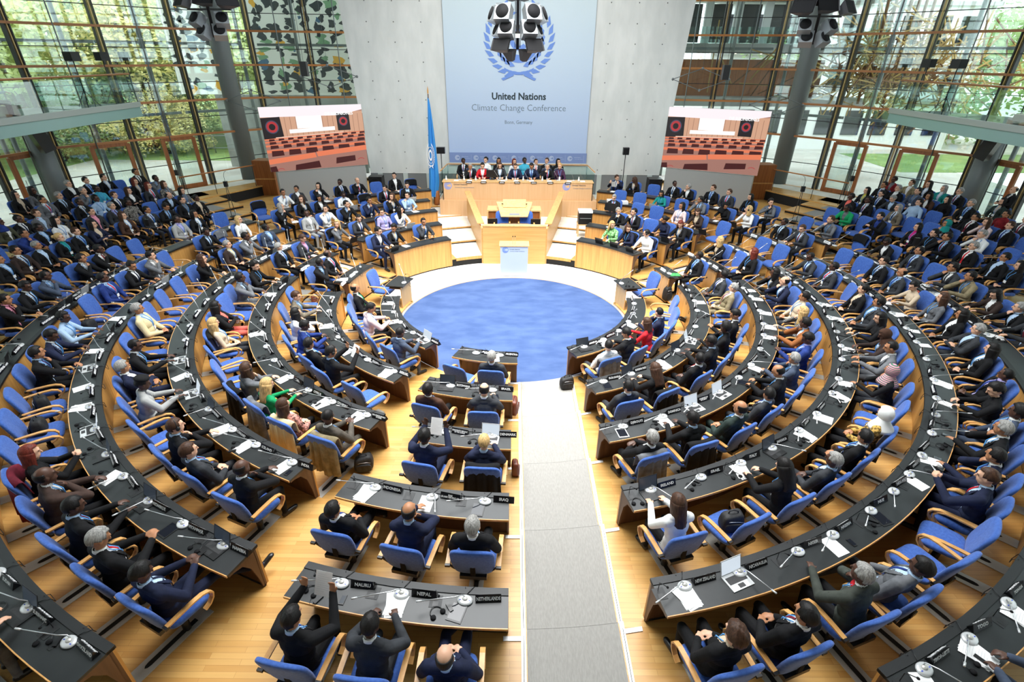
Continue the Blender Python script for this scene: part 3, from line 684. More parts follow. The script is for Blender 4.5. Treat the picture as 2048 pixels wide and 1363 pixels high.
    out['body'] = body; out['head'] = Matrix(((*(Rh[0] * HS), hc[0]), (*(Rh[1] * HS), hc[1]), (*(Rh[2] * HS), hc[2]), (0, 0, 0, 1)))
    if st: out['hold'] = None
    PCACHE[key] = out; return out
principled('cloth_lanyard', hexc(90, 160, 226), 0.7)

# hair, in the frame of the head (face towards +y)
def hair_mesh(kind):
    mb = MB(); r2 = random.Random(kind); mat = 'hair_black'
    def shell(rx, ry, rz, c, keep, nz=0.0, nu=30, nv=20, thick=.010):
        ph = [r2.uniform(0, 6) for _ in range(6)]; P_ = {}
        for j in range(nv + 1):
            t = PI * j / nv
            for i in range(nu):
                a = 2 * PI * i / nu; p = Vector((math.sin(t) * math.cos(a), math.sin(t) * math.sin(a), math.cos(t)))
                k = 1 + nz * (math.sin(9 * p.x + ph[0]) * math.sin(8 * p.y + ph[1]) + .6 * math.sin(17 * p.z + ph[2]) * math.sin(15 * p.x + ph[3]))
                P_[j, i] = (Vector((c[0] + p.x * rx * k, c[1] + p.y * ry * k, c[2] + p.z * rz * k)), p)
        ok = {k_: keep(v[1]) for k_, v in P_.items()}
        b_ = bmesh.new(); vm = {}
        for k_, v in P_.items():
            vm[k_] = b_.verts.new(v[0])
        for j in range(nv):
            for i in range(nu):
                q = [(j, i), (j + 1, i), (j + 1, (i + 1) % nu), (j, (i + 1) % nu)]
                if all(ok[x] for x in q):
                    try: b_.faces.new([vm[x] for x in q])
                    except ValueError: pass
        bmesh.ops.remove_doubles(b_, verts=b_.verts, dist=1e-5)
        bmesh.ops.delete(b_, geom=[v for v in b_.verts if not v.link_faces], context='VERTS')
        bmesh.ops.recalc_face_normals(b_, faces=b_.faces)
        ctr = Vector(c); bd = [e for e in b_.edges if e.is_boundary]
        if bd:
            r_ = bmesh.ops.extrude_edge_only(b_, edges=bd)
            for v in r_['geom']:
                if isinstance(v, bmesh.types.BMVert): v.co = ctr + (v.co - ctr) * (1 - thick / 0.09)
        b_.verts.ensure_lookup_table()
        for n_, v in enumerate(b_.verts): v.index = n_
        mb.add([v.co.copy() for v in b_.verts], [[v.index for v in f.verts] for f in b_.faces], mat, True); b_.free()
    face = lambda p, lim=.42, z=.52: not (p.y > lim and p.z < z) and not (p.z < -.28 and p.y > -.45) and not (p.z < -.05 and p.y > .05)
    C = (0, -.013, .020)
    if kind == 'short': shell(.085, .108, .110, C, lambda p: face(p) and p.z > -.68, .022, thick=.014)
    elif kind == 'shaved': shell(.0788, .0992, .0992, C, lambda p: not (p.y > .45 and p.z < .62) and not (p.z < -.1 and p.y > .1) and p.z > -.5, .0, thick=.004)
    elif kind == 'fringe':
        shell(.083, .105, .103, C, lambda p: p.z < .52 and p.y < .18 and p.z > -.6 and not (p.z < -.05 and p.y > -.05), .012, thick=.012)
    elif kind == 'curly': shell(.095, .118, .122, (0, -.018, .030), lambda p: face(p, .50, .45) and p.z > -.75, .05, 34, 22, .02)
    elif kind in ('long', 'longish', 'bun'):
        shell(.087, .111, .113, C, lambda p: face(p, .45, .50), .012, thick=.014)
        if kind == 'bun': mb.ell((0, -.135, .03), (.042, .036, .042), mat, 12, 8)
        else:
            L = .24 if kind == 'long' else .14
            n, m_ = 13, 9; vs = []; fs = []
            for side in (0, 1):
                for j in range(m_):
                    t = j / (m_ - 1); zz = .03 - t * (L + .08)
                    for i in range(n):
                        a = PI * (1.0 + (i / (n - 1) - .5) * 1.32) + PI / 2; rr = (1.0 - .12 * side) * (1 + .06 * math.sin(i * 2.1 + j) * t)
                        vs.append((math.cos(a) * .092 * rr * (1 + .10 * t), -.015 + math.sin(a) * .110 * rr * (1 - .18 * t), zz))
            q = n * m_
            for j in range(m_ - 1):
                for i in range(n - 1):
                    a = j * n + i; fs += [(a, a + 1, a + n + 1, a + n), (q + a, q + a + n, q + a + n + 1, q + a + 1)]
            for j in range(m_ - 1):
                for i in (0, n - 1): a = j * n + i; fs.append((a, a + n, q + a + n, q + a))
            for i in range(n - 1):
                for j in (0, m_ - 1): a = j * n + i; fs.append((a, a + 1, q + a + 1, q + a))
            mb.add(vs, fs, mat, True)
    elif kind == 'scarf':
        shell(.090, .112, .116, (0, -.012, .012), lambda p: not (p.y > .58 and p.z < .55 and p.z > -.75), .012, 34, 24, .016)
        mb.lathe([(.075, -.06), (.095, -.12), (.15, -.20), (.165, -.235), (.14, -.235), (.07, -.14)], mat, 18, (0, -.01, 0))
    elif kind == 'beret':
        shell(.084, .108, .104, C, lambda p: face(p) and p.z > -.5, .01, thick=.012)
        mb.lathe([(.02, .138), (.085, .128), (.108, .10), (.10, .075), (.078, .06)], 'soft_black', 18, (0, -.015, 0))
    me = mb.fix('hair'); return me
HAIR = {}
def hair_for(desc):
    w_ = desc.split(); col = next((k for k in HC if k in w_), 'black')
    if 'scarf' in w_: kind = 'scarf'; col = None
    elif w_[0] == 'beret': kind = 'beret'; col = 'black'
    elif w_[0] == 'shaved': kind = 'shaved'
    elif 'fringe' in w_: kind = 'fringe'; col = 'black'
    elif w_[0] == 'long': kind = 'long'
    elif w_[0] == 'short': kind = 'longish'
    elif w_[0] == 'curly': kind = 'curly'
    elif 'bun' in w_: kind = 'bun'
    else: kind = 'short'
    if kind not in HAIR: HAIR[kind] = hair_mesh(kind)
    mat = ('hair_' + col) if col else cloth(desc.replace(' scarf', '') + (' scarf' if 'pink' in desc else ''))
    fem = w_[0] in ('long', 'short', 'curly') or 'bun' in w_ or 'scarf' in w_
    return kind, HAIR[kind], mat, fem
def slotmat(o, k, m):
    o.material_slots[k].link = 'OBJECT'; o.material_slots[k].material = M(m)
HP = MB(); HP.tube([(.088 * math.cos(a), -.01, .02 + .105 * math.sin(a)) for a in [rad(x) for x in range(-8, 189, 14)]], .006, 'black_plastic', 6)
for s in (-1, 1): HP.ell((s * .086, -.008, -.005), (.016, .03, .034), 'black_plastic', 10, 6)
HEADPH = HP.fix('headphones')
PHRASE = dict(lap='hands in lap', cross='arms folded', type='hands on desk', write='head bent over desk', chin='hand at face', read='holding up paper', phone='looking at phone', hold='hands clasped high',
              recline='leaning back', legs='legs stretched out', phonelegs='holding phone, legs out', stand='standing')
NPERS = [0]
def person(loc, rz, outfit, hair, skin, pose, place, yaw=0, group='seated delegates', tie=None, phones=False, scl=1.0):
    outer, _, inner = outfit.partition('/')
    kind, hm, hmat, fem = hair_for(hair)
    P_ = person_geo(pose, yaw, 'f' if fem else 'm'); NPERS[0] += 1
    garment = outer.split()[-1]; jack = garment in ('suit', 'jacket', 'blazer', 'cardigan', 'coat', 'vest', 'shawl')
    closed = not jack
    lab = 'person in ' + outer
    full = lab + ((' with ' if inner.split()[-1:] == ['tie'] or inner.split()[-1:] == ['collar'] or inner.split()[-1:] == ['scarf'] else ' over ') + inner if inner else '')
    tail = ', %s, %s' % (PHRASE[pose], place)
    wc = lambda t_: len(t_.replace('-', 'x').replace(',', '').split())
    lab = next((t_ for t_ in (full + tail, lab + tail, full + ', ' + place, lab + ', ' + place) if wc(t_) <= 16), 'person, ' + place)
    o = link('person', P_['body']); o.location = loc; o.rotation_euler = (0, 0, rz)
    k = scl * rng.uniform(1.05, 1.12); o.scale = (k, k, k)
    tag(o, lab, 'person', group)
    slotmat(o, 0, 'skin_' + skin)
    dark = cloth('black trousers')
    if closed: slotmat(o, 1, cloth(outer)); slotmat(o, 2, cloth('charcoal trousers') if rng.random() < .4 else dark)
    else:
        iw = inner.split()
        if inner and iw[-1] in ('shirt', 'dress', 'blouse', 'sweater') or inner in ('white',): sh = cloth(inner)
        elif garment == 'suit': sh = cloth(rng.choice(['white shirt', 'white shirt', 'pale blue shirt']))
        elif garment == 'shawl': sh = cloth('white shirt')
        elif fem: sh = cloth(rng.choice(['white blouse', 'black top', 'beige blouse']))
        else: sh = cloth(rng.choice(['pale blue shirt', 'white shirt', 'grey shirt']))
        slotmat(o, 1, sh)
        slotmat(o, 2, cloth(outer) if garment == 'suit' else (cloth(inner) if 'dress' in inner else dark))
        j = link('jacket', P_['open'], o); slotmat(j, 0, cloth(outer))
        if garment in ('suit', 'blazer') and P_['lapel']: l_ = link('lapel', P_['lapel'], j); slotmat(l_, 0, cloth(outer))
        if garment == 'suit': c_ = link('collar', P_['collar'], o); slotmat(c_, 0, sh)
        if garment == 'suit' and P_['tie'] and (rng.random() < .7 or inner.endswith('tie')) and pose != 'cross':
            t = link('tie', P_['tie'], o); slotmat(t, 0, cloth(inner if inner.endswith('tie') else rng.choice(['navy tie', 'maroon tie', 'blue tie', 'charcoal tie', 'red tie'])))
    if P_['lanyard'] and rng.random() < .6 and pose not in ('cross',) and garment != 'shawl':
        link('lanyard', P_['lanyard'], o)
    h = link('hair' if kind != 'scarf' else 'headscarf', hm, o); h.matrix_local = P_['head']; slotmat(h, 0, hmat)
    if (inner.endswith('scarf') or inner.endswith('shawl') or inner.endswith('collar')):
        f = MB(); f.lathe([(.052, .0), (.075, -.01), (.085, -.045), (.06, -.06)], cloth(inner), 14)
        a = P_['head'] @ Vector((0, -.03, -.13)); put('scarf', f, o, loc=a)
    if phones: ph = link('headphones', HEADPH, o); ph.matrix_local = P_['head']
    return o

m_ = MB(); m_.box((-.25, .0, .10), (.25, .03, .42), 'black_plastic'); sc_ = MB(); sc_.box((-.235, -.002, .115), (.235, .0, .405), 'tablet_glass'); sd_ = MB(); sd_.bar((0, .02, 0), (0, .02, .2), .05, .03, 'black_plastic'); sd_.box((-.12, -.06, 0), (.12, .09, .012), 'black_plastic')
MON = Proto('computer_monitor', [('screen_case', m_.fix('c'), [('screen', sc_.fix('s'))]), ('stand', sd_.fix('st'))])

# ------------------------------------------------------------------ things on the desks
def tri(x0, x1, d, h, mat, mb): return mb.add([(x0, -d, 0), (x0, d, 0), (x0, 0, h), (x1, -d, 0), (x1, d, 0), (x1, 0, h)], [(0, 2, 1), (3, 4, 5), (0, 1, 4, 3), (1, 2, 5, 4), (2, 0, 3, 5)], mat)
def mic_proto(v):
    b = MB(); b.lathe([(.062, 0), (.066, .010), (.060, .022), (.040, .027), (.001, .028)], 'mic_silver', 20, X=Matrix.Diagonal((1.12, .86, 1, 1)))
    d = MB(); d.ell((0, .005, .026), (.027, .024, .018), 'brushed_plate', 12, 6)
    k = MB(); k.box((-.052, -.012, .0235), (-.036, -.003, .0275), 'button_blue'); k.box((.036, -.012, .0235), (.052, -.003, .0275), 'button_blue')
    n = MB()
    if v == 0: pts = [(0, .02, .03), (-.03, .02, .06), (-.09, -.02, .075), (-.36, -.13, .13)]
    elif v == 1: pts = [(0, .02, .03), (.02, .02, .06), (.05, -.06, .085), (.10, -.30, .15)]
    else: pts = [(0, .02, .03), (0, .03, .09), (-.05, -.02, .20), (-.16, -.14, .40)]
    n.tube(pts, .0055, 'steel', 6); e = Vector(pts[-1]); d_ = (e - Vector(pts[-2])).normalized()
    h = MB(); h.tube([e, e + d_ * .05], .009, 'mic_silver', 8)
    c = MB(); c.tube([(.0, .05, .008), (.03, .10, .02), (.06, .145, .01), (.04, .165, -.07), (-.01, .165, -.09), (-.03, .16, -.02), (-.02, .12, .018)], .0035, 'black_plastic', 5)
    return Proto('conference_microphone', [('base', b.fix('base'), [('speaker_dome', d.fix('dome')), ('button', k.fix('button'))]), ('gooseneck', n.fix('gooseneck'), [('microphone_head', h.fix('mh'))]), ('cable', c.fix('cable'))])
MIC = [mic_proto(v) for v in range(3)]
b = MB(); b.box((-.075, -.10, 0), (.075, .06, .003), 'rail_black'); b.box((-.035, -.085, .003), (.035, -.02, .0045), 'black_metal')
n = MB(); n.tube([(0, .03, 0), (0, .03, .14), (.01, .0, .165), (.045, -.05, .17)], .0045, 'black_metal', 6); h = MB(); h.ell((.055, -.062, .168), (.016, .018, .014), 'soft_black', 8, 6)
GOOSE = Proto('gooseneck_microphone', [('mount_plate', b.fix('mp')), ('gooseneck', n.fix('gn'), [('foam_tip', h.fix('ft'))])])
def plate(txt, white=False):
    b = MB(); tri(-.135, .135, .04, .085, 'plate_black' if not white else 'white_plastic', b)
    t = MB(); sl = math.atan2(.085, .04)
    two = txt.split('\n')
    for s in (-1, 1):
        # text plane lies on the sloping face
        zx = Vector((s * -1.0, 0, 0)); up = Vector((0, -s * math.cos(sl), math.sin(sl))); nn = zx.cross(up)
        c = Vector((0, s * .0215, .0415)) + nn * .0012
        X = Matrix(((zx.x, up.x, nn.x, c.x), (zx.y, up.y, nn.y, c.y), (zx.z, up.z, nn.z, c.z), (0, 0, 0, 1)))
        if txt: txt_into(t, txt, .052 if len(two) == 1 else .032, 'white_letter', X, width=.25, bold=.0016)
        else:
            for k in (0, 1): t.box((-.09, -.012 + .02 * k, 0), (.09, -.004 + .02 * k, .001), 'black_plastic', X)
    return b.fix('plate'), t.mesh('lettering')
PLW = None
def rbox(mb, w, d, h, mat, z=0, x=0, y=0): return mb.box((x - w / 2, y - d / 2, z), (x + w / 2, y + d / 2, z + h), mat)
emis('screen_white', (.75, .85, .95), .8); emis('screen_dark', (.05, .07, .10), .4)
principled('key_dark', (.03, .03, .032), .5); principled('paper_grey', hexc(205, 206, 208), .7)
def laptop(case, keys, scr, logo=False):
    b = MB(); rbox(b, .33, .23, .014, case); k = MB(); rbox(k, .28, .10, .0012, keys, .014, 0, .025)
    for i in range(5):
        for j in range(12): rbox(k, .017, .013, .0012, keys, .0152, -.125 + j * .0227, -.012 + i * .019)
    tp = MB(); rbox(tp, .09, .055, .001, keys if case != 'black_plastic' else 'rail_black', .014, 0, -.07)
    X = Matrix.Translation((0, .115, .012)) @ Matrix.Rotation(rad(-18), 4, 'X')
    l = MB(); l.box((-.165, 0, 0), (.165, .007, .215), case, X); s = MB(); s.box((-.153, -.001, .012), (.153, .0, .205), scr, X)
    g = []
    if logo: m_ = MB(); m_.lathe([(.001, 0), (.014, 0), (.014, .001), (.001, .001)], 'white_plastic', 12, X=X @ Matrix.Translation((0, .007, .11)) @ Matrix.Rotation(rad(-90), 4, 'X')); g = [('logo', m_.fix('logo'))]
    return Proto('laptop', [('base', b.fix('base'), [('keyboard', k.fix('keys')), ('touchpad', tp.fix('tp'))]), ('lid', l.fix('lid'), [('screen', s.fix('screen'))] + g)])
LAP = {'laptop': laptop('black_plastic', 'key_dark', 'screen_dark'), 'laptopw': laptop('mic_silver', 'key_dark', 'screen_white', True)}
def sheets(n, w=.21, h=.297, mat='paper_white', seed=0, lines=True, th=.0015):
    r_ = random.Random(seed); m_ = MB()
    for k in range(n):
        a = r_.uniform(-14, 14) if n > 1 else 0; X = Matrix.Translation((r_.uniform(-.03, .03) * (n > 1), r_.uniform(-.03, .03) * (n > 1), k * (th + .0006))) @ Matrix.Rotation(rad(a), 4, 'Z')
        m_.box((-w / 2, -h / 2, 0), (w / 2, h / 2, th), mat, X)
        if lines and k == n - 1:
            for q in range(9): m_.box((-w * .38, h * .36 - q * h * .085, th), (w * (.38 if q % 4 else .1), h * .36 - q * h * .085 + .003, th + .0003), 'paper_grey', X)
    return m_.fix('paper')
ITM = {'paper': ('sheet_of_paper', sheets(1)), 'papers': ('paper_stack', sheets(5, seed=3)), 'folder': ('folder', sheets(1, .24, .31, 'paper_white', 1, False, .02)),
       'book': ('notebook', sheets(1, .17, .22, 'paper_white', 2, True, .014))}
principled('folder_green', hexc(70, 190, 90), .5); ITM['folderg'] = ('folder', sheets(1, .23, .30, 'folder_green', 1, False, .01))
def tablet(case):
    b = MB(); rbox(b, .19, .25, .008, case); s = MB(); rbox(s, .16, .205, .0006, 'tablet_glass', .008); return Proto('tablet', [('body', b.fix('b')), ('screen', s.fix('s'))])
principled('cyan_case', hexc(60, 160, 210), .4)
TAB = {'tablet': tablet('black_plastic'), 'tabletw': tablet('white_plastic'), 'tabletb': tablet('cyan_case')}
b = MB(); rbox(b, .065, .13, .008, 'black_plastic'); s = MB(); rbox(s, .056, .10, .0006, 'tablet_glass', .008); PHONE = Proto('mobile_phone', [('body', b.fix('b')), ('screen', s.fix('s'))])
hb = MB(); hb.tube([(.075 * math.cos(rad(a)), .085 * math.sin(rad(a)), .012) for a in range(0, 181, 15)], .005, 'black_plastic', 6)
c1 = MB(); c1.lathe([(.001, 0), (.03, 0), (.034, .012), (.026, .024), (.001, .026)], 'soft_black', 12, c=(.07, -.02, 0)); c2 = MB(); c2.lathe([(.001, 0), (.03, 0), (.034, .012), (.026, .024), (.001, .026)], 'soft_black', 12, c=(-.06, -.03, 0))
rc = MB(); rbox(rc, .045, .12, .02, 'black_plastic', 0, .16, -.02); cw = MB(); cw.tube([(.07, -.04, .01), (.10, -.10, .005), (.14, -.12, .005), (.16, -.08, .01)], .0025, 'black_plastic', 5)
HSET = Proto('headset', [('headband', hb.fix('hb')), ('ear_cup', c1.fix('e')), ('ear_cup', c2.fix('e')), ('receiver', rc.fix('r')), ('cable', cw.fix('c'))])
def bottle(liq, capm):
    b = MB(); b.lathe([(.030, 0), (.033, .01), (.033, .12), (.028, .16), (.013, .19), (.013, .205)], liq, 14); l = MB(); l.lathe([(.0335, .06), (.0338, .06), (.0338, .105), (.0335, .105)], 'white_plastic', 14)
    c = MB(); c.lathe([(.015, .203), (.015, .222), (.001, .223)], capm, 12); return Proto('water_bottle', [('body', b.fix('b')), ('label_band', l.fix('l')), ('cap', c.fix('c'))])
principled('cap_blue', hexc(60, 120, 210), .4); principled('cap_red', hexc(200, 40, 40), .4)
BOT = {'bottle': bottle('clear_plastic', 'cap_blue'), 'bottleb': bottle('black_plastic', 'soft_black')}
# soft bag with a flap and a handle
def bag_proto(name, mat):
    b = MB(); rounded_slab(b, .34, .22, .30, mat, warp=lambda p: (p.x * (1 - .5 * max(0, p.z)), p.y * (1 - .9 * max(0, p.z)) + .02 * math.sin(9 * p.x), p.z + .15 + .01 * math.sin(14 * p.x + 5 * p.y)))
    f = MB(); rounded_slab(f, .27, .05, .16, mat, warp=lambda p: (p.x, p.y - .115, p.z + .11)); h = MB(); h.tube([(-.07, 0, .29), (-.06, 0, .335), (0, 0, .355), (.06, 0, .335), (.07, 0, .29)], .009, mat, 6)
    z = MB(); z.tube([(-.13, -.10, .2), (-.06, -.118, .235), (.06, -.118, .235), (.13, -.10, .2)], .004, 'steel', 5)
    return Proto(name, [('body', b.fix('b'), [('zip', z.fix('z'))]), ('pocket', f.fix('f')), ('handle', h.fix('h'))])
principled('bag_black', (.012, .012, .013), .7); principled('bag_brown', hexc(110, 54, 34), .45)
noise_mix(MATS['bag_black'], (.008, .008, .009), (.02, .02, .021), scale=(20, 20, 20), detail=5, bump=.6)
BAG = bag_proto('backpack', 'bag_black'); CASE = bag_proto('briefcase', 'bag_brown')
def coat_mesh(mat, seed=1):
    r_ = random.Random(seed); ph = [r_.uniform(0, 6) for _ in range(4)]; nx, prof = 27, []
    for t in np.linspace(0, 1, 12): prof.append((-.425 + .05 * t + .01, .33 + .70 * t))     # rear flap, hem to top
    for t in (.25, .5, .75): prof.append((-.345 + .10 * t, 1.045 + .025 * math.sin(PI * t)))
    for t in np.linspace(0, 1, 5): prof.append((-.255 + .03 * t, 1.03 - .22 * t))
    vs = []; fs = []; n = len(prof)
    for sd in (0, 1):
        for j, (y, z) in enumerate(prof):
            drop = 1 - j / 12 if j < 12 else 0
            for i in range(nx):
                u = i / (nx - 1) * 2 - 1; w_ = .275 * (1 + .16 * drop)
                fold = (.020 * drop + .004) * (math.sin(11 * u + ph[0]) + .6 * math.sin(23 * u + ph[1] + 2 * z))
                vs.append((u * w_, y + (.5 - abs(u)) * 0 + .07 * u * u * (1 if j < 12 else 1) + fold * (-1 if j < 12 else .3) + (-.012 if sd else .0) * (1 if j < 14 else -1), z + (0.03 * math.sin(5 * u + ph[2]) * drop) - .05 * u ** 6 + (.006 if sd and 11 < j < 15 else 0)))
    q = nx * n
    for j in range(n - 1):
        for i in range(nx - 1): a = j * nx + i; fs += [(a, a + 1, a + nx + 1, a + nx), (q + a, q + a + nx, q + a + nx + 1, q + a + 1)]
        for i in (0, nx - 1): a = j * nx + i; fs.append((a, a + nx, q + a + nx, q + a))
    for i in range(nx - 1):
        for j in (0, n - 1): a = j * nx + i; fs.append((a, a + 1, q + a + 1, q + a))
    m_ = MB(); m_.add(vs, fs, mat, True); return m_.fix('coat')
COATS = {}
CC = dict(blackcoat=('black', 'black coat'), greycoat=('grey', 'grey coat'), creamcoat=('cream', 'cream jacket'), khakicoat=('khaki', 'khaki coat'), maroon=('maroon', 'maroon quilted jacket'), navycoat=('navy', 'navy jacket'))

COUNTRY = {
 (1, 'Lm'): 'ANGOLA,ANDORRA,ALGERIA,ALBANIA,AFGHANISTAN', (2, 'Lm'): 'BOSNIA AND/HERZEGOVINA,BOLIVIA,BHUTAN,BENIN,BELIZE,BELGIUM,BELARUS',
 (3, 'Lm'): "DEM. PEOPLE'S REPUBLIC/OF KOREA,CZECH REPUBLIC,CYPRUS,CUBA,CROATIA,COTE D'IVOIRE,COSTA RICA,COOK ISLANDS,CONGO,COMOROS,COLOMBIA",
 (4, 'Lm'): 'INDIA,ICELAND,HUNGARY,HONDURAS,HAITI,GUYANA,GUINEA-BISSAU,GUINEA,GUATEMALA,GRENADA,GREECE,GHANA,GERMANY',
 (5, 'Lm'): 'NAMIBIA,MYANMAR,MOZAMBIQUE,MOROCCO,MONTENEGRO,MONGOLIA,MONACO,MICRONESIA,MEXICO,MAURITIUS,MAURITANIA,MARSHALL/ISLANDS,MALTA,MALI,MALDIVES,MALAYSIA,MALAWI',
 (6, 'Lm'): 'SWAZILAND,SURINAME,SUDAN,SRI LANKA,SLOVENIA,SLOVAKIA,SINGAPORE,SIERRA LEONE,SEYCHELLES,SERBIA,SENEGAL,SAUDI ARABIA,SAN MARINO,SAMOA',
 (1, 'M'): 'ARGENTINA,ANTIGUA AND/BARBUDA', (2, 'M'): 'BRAZIL,BOTSWANA', (3, 'M'): 'DENMARK,DEMOCRATIC REPUBLIC/OF THE CONGO', (4, 'M'): 'IRAQ,IRAN/(ISLAMIC REPUBLIC OF),INDONESIA', (5, 'M'): 'NETHERLANDS,NEPAL,NAURU',
 (1, 'Rm'): 'ARMENIA,AUSTRALIA,AUSTRIA,AZERBAIJAN,BAHAMAS,BAHRAIN', (2, 'Rm'): 'BULGARIA,BURKINA FASO,BURUNDI,CAMBODIA,CAMEROON,CANADA,CAPE VERDE,CHAD,CHILE',
 (3, 'Rm'): 'DJIBOUTI,DOMINICA,DOMINICAN/REPUBLIC,ECUADOR,EGYPT,EL SALVADOR,ERITREA,ESTONIA,ETHIOPIA,EUROPEAN UNION,FINLAND,FIJI',
 (4, 'Rm'): 'IRELAND,ISRAEL,ITALY,JAMAICA,JAPAN,JORDAN,KAZAKHSTAN,KENYA,KIRIBATI,KUWAIT,KYRGYZSTAN,LATVIA,LEBANON,LAO PDR,LESOTHO,LIBERIA',
 (5, 'Rm'): 'NEW ZEALAND,NICARAGUA,NIGER,NIGERIA,NIUE,NORWAY,OMAN,PAKISTAN,PALAU,PANAMA,PARAGUAY,PERU,PHILIPPINES,POLAND,PORTUGAL,QATAR,REPUBLIC OF/KOREA,MOLDOVA,ROMANIA,RWANDA,RUSSIAN/FEDERATION',
 (6, 'Rm'): 'TIMOR-LESTE,TOGO,TONGA,TRINIDAD AND/TOBAGO,UNITED STATES,UNITED REPUBLIC/OF TANZANIA,UNITED KINGDOM,UKRAINE,UGANDA,TUVALU,TURKMENISTAN,TURKEY,TUNISIA'}
def W_(sx, sr, phi, zf, lx, ly, lz):
    b_ = PT(sr, phi, zf); a = rad(phi); return b_ + Vector((math.cos(a) * lx - math.sin(a) * ly, math.sin(a) * lx + math.cos(a) * ly, lz))
def one(name, mesh, loc, rz, label, cat, group=None):
    o = link(name, mesh); o.location = loc; o.rotation_euler = (0, 0, rz); return tag(o, label, cat, group)
def cname(c): return c.replace('/', ' ').title() if False else c.replace('/', ' ').lower()
def items(sp, at, rz, here):
    """what lies on the desk in front of one seat"""
    r2 = lambda a: rng.uniform(-a, a)
    if sp in LAP: LAP[sp].make(at(r2(.05), .70, 0), rz + r2(.15), '%s open laptop on the desk, %s' % ('black' if sp == 'laptop' else 'silver', here), 'laptop', 'laptops on the desks')
    elif sp in ITM:
        nm, me = ITM[sp]; one(nm, me, at(r2(.06) - .04, .66, .0005), rz + r2(.4), {'paper': 'single white sheet of paper', 'papers': 'loose pile of white papers', 'folder': 'thick white folder', 'book': 'white open notebook', 'folderg': 'green folder'}[sp] + ' on desk, ' + here, 'paper', 'papers on the desks')
    elif sp in TAB: TAB[sp].make(at(r2(.05), .64, .001), rz + r2(.3), '%s tablet on the desk, %s' % ({'tablet': 'black', 'tabletw': 'white framed', 'tabletb': 'blue cased'}[sp], here), 'tablet', 'tablets on the desks')
    elif sp == 'paperphone': items('paper', at, rz, here); items('phone', at, rz, here)
    elif sp == 'phone': PHONE.make(at(.17, .60, .003), rz + r2(.4), 'black mobile phone on the desk, ' + here, 'phone', 'mobile phones on the desks')
    elif sp == 'headset': HSET.make(at(-.22, .68, .001), rz + r2(.8), 'black interpretation headset on the desk, ' + here, 'headset', 'headsets on the desks')
    elif sp in BOT: BOT[sp].make(at(-.24, .80, .001), rz, '%s bottle standing on the desk, %s' % ('clear water' if sp == 'bottle' else 'black drinking', here), 'bottle', 'bottles on the desks')
